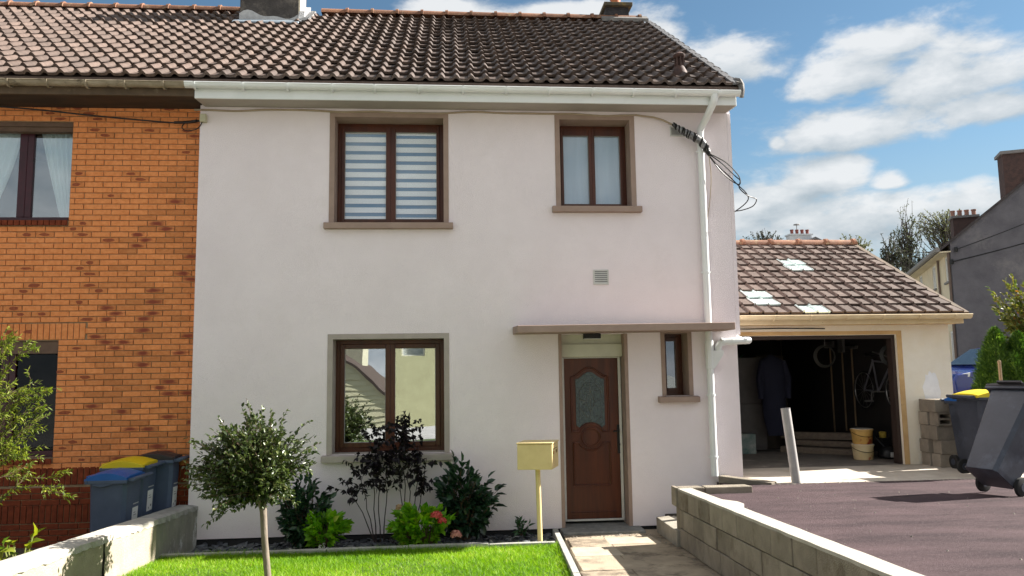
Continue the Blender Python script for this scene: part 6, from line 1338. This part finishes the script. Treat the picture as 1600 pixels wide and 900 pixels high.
fl_d = leaf_mat('far_dark_leaf', (.028, .034, .022), (.06, .066, .04), rough=.7, transl=.2); fl_l = leaf_mat('far_pale_leaf', (.09, .10, .05), (.17, .18, .085), rough=.7, transl=.3); fl_m = leaf_mat('far_mid_leaf', (.045, .06, .028), (.10, .115, .055), rough=.7, transl=.25)
far_tree('thin_tree', 'dark half bare tree just left of the cream house front', (30.2, 40, 1), 11, (29.9, 40, 9.0), (1.7, 1.4, 2.4), 135, 19, 0.177, fl_d, 71, lumps=.35)
far_tree('thin_tree', 'tall wispy tree rising behind the dark half bare tree', (32.3, 42, 1), 14, (32.6, 42, 11.0), (1.35, 1.2, 3.0), 105, 12, 0.163, fl_m, 72, lumps=.35, inner=.25)
far_tree('thin_tree', 'dark tree low beside the cream house eaves', (32.3, 40, 1), 9, (32.2, 40, 8.6), (1.0, 1.0, 1.9), 90, 18, 0.17, fl_d, 76)
far_tree('leafy_tree', 'pale green tree behind the end of the garage ridge', (26.6, 40.2, 1), 11, (26.5, 38.5, 9.6), (1.35, 1.2, 1.75), 150, 24, 0.15, fl_l, 73)
far_tree('leafy_tree', 'dark green tree left of the white chimney', (22.2, 42, 1), 11, (22.6, 43, 10.9), (1.7, 1.4, 1.4), 135, 21, 0.177, fl_d, 74, lumps=.3)
far_tree('thin_tree', 'spreading pale tree standing behind the grey house chimney', (36.2, 42, 1), 13, (36.0, 43, 12.6), (2.5, 1.8, 1.15), 120, 21, 0.15, fl_l, 75, flatz=.5, inner=.5)
far_tree('thin_tree', 'faint pale tree between the pale green tree and the dark one', (29.2, 52, 1), 11, (31.5, 48, 9.8), (1.9, 1.3, 1.7), 90, 15, 0.17, fl_l, 77)

# ---------------------------------------------------------------- across the street (seen in the lower window)
og = thing('opposite_garage', 'boarded gable across the street mirrored in the lower window', 'garage', (-6, -18, -.5))
sid = M('boarded_siding', (.50, .48, .32), (.44, .42, .28), sc=2, rough=.85, stretch=(.3, 1, 1)); 
mb = MB(); mb.prism([(-9.8, -1.2), (-1.05, -1.2), (-1.05, .3), (-5.4, 3.75), (-9.8, .3)], 'y', -24, -18.06); mb.build('wall', sid, og)
for k in range(26):
    z = -1.1+k*.19; hw = min(4.36, (3.72-z-.19)/.79) if z > .1 else 4.36
    if hw < .3: break
    mb = MB(); mb.hexa([(-5.42-hw, -18.06, z), (-5.42+hw, -18.06, z), (-5.42+hw, -18.02, z), (-5.42-hw, -18.02, z), (-5.42-hw, -18.06, z+.17), (-5.42+hw, -18.06, z+.17), (-5.42+hw, -18.045, z+.17), (-5.42-hw, -18.045, z+.17)]); mb.build('board', sid, og)
mb = MB(); mb.prism([(-10.1, .02), (-5.4, 3.78), (-.75, .02), (-.75, .16), (-5.4, 3.92), (-10.1, .16)], 'y', -24.2, -17.95); mb.build('roof', M('dark_opposite_roof', (.05, .035, .03), rough=.9), og)
mb = MB(); mb.box((-5.2, -23, 1), (-3.62, -21, 7.0)); mb.build('tall_wall', M('grey_buff_wall', (.36, .35, .26), rough=.9), og)
of = thing('opposite_house', 'pale house across the street mirrored in the lower window', 'house', (3, -30, -.5))
ofm = M('pale_yellow_house', (.62, .60, .36), (.54, .52, .31), sc=1.5, rough=.9)
hl = [(x, x+1.1, z, z+1.3) for x in (-1.4, .9, 3.2, 5.5) for z in (3.0,)]
w_ = wall_holes(-3.0, 8, -1.2, 7, 28, .3, hl); w_.v = [(x, -y+0.0, z) for x, y, z in w_.v]; w_.build('wall', ofm, of)
mb = MB(); mb.box((-3, -36, -1.2), (8, -28.9, 7)); mb.build('back_wall', ofm, of)
for a, b_, z0, z1 in hl: mb = MB(); ring(mb, a, b_, z0, z1, .07, -28.2, -28.1); w = mb.build('window', M('white_window', (.7, .7, .68)), of); mb = MB(); mb.box((a+.05, -28.17, z0+.05), (b_-.05, -28.15, z1-.05)); mb.build('pane', M('far_pane', (.30, .34, .34)), w)
mb = MB(); mb.prism([(-28, 7), (-37, 7), (-32.5, 10.5)], 'x', -3.3, 8.3); mb.build('roof', tile_m, of)
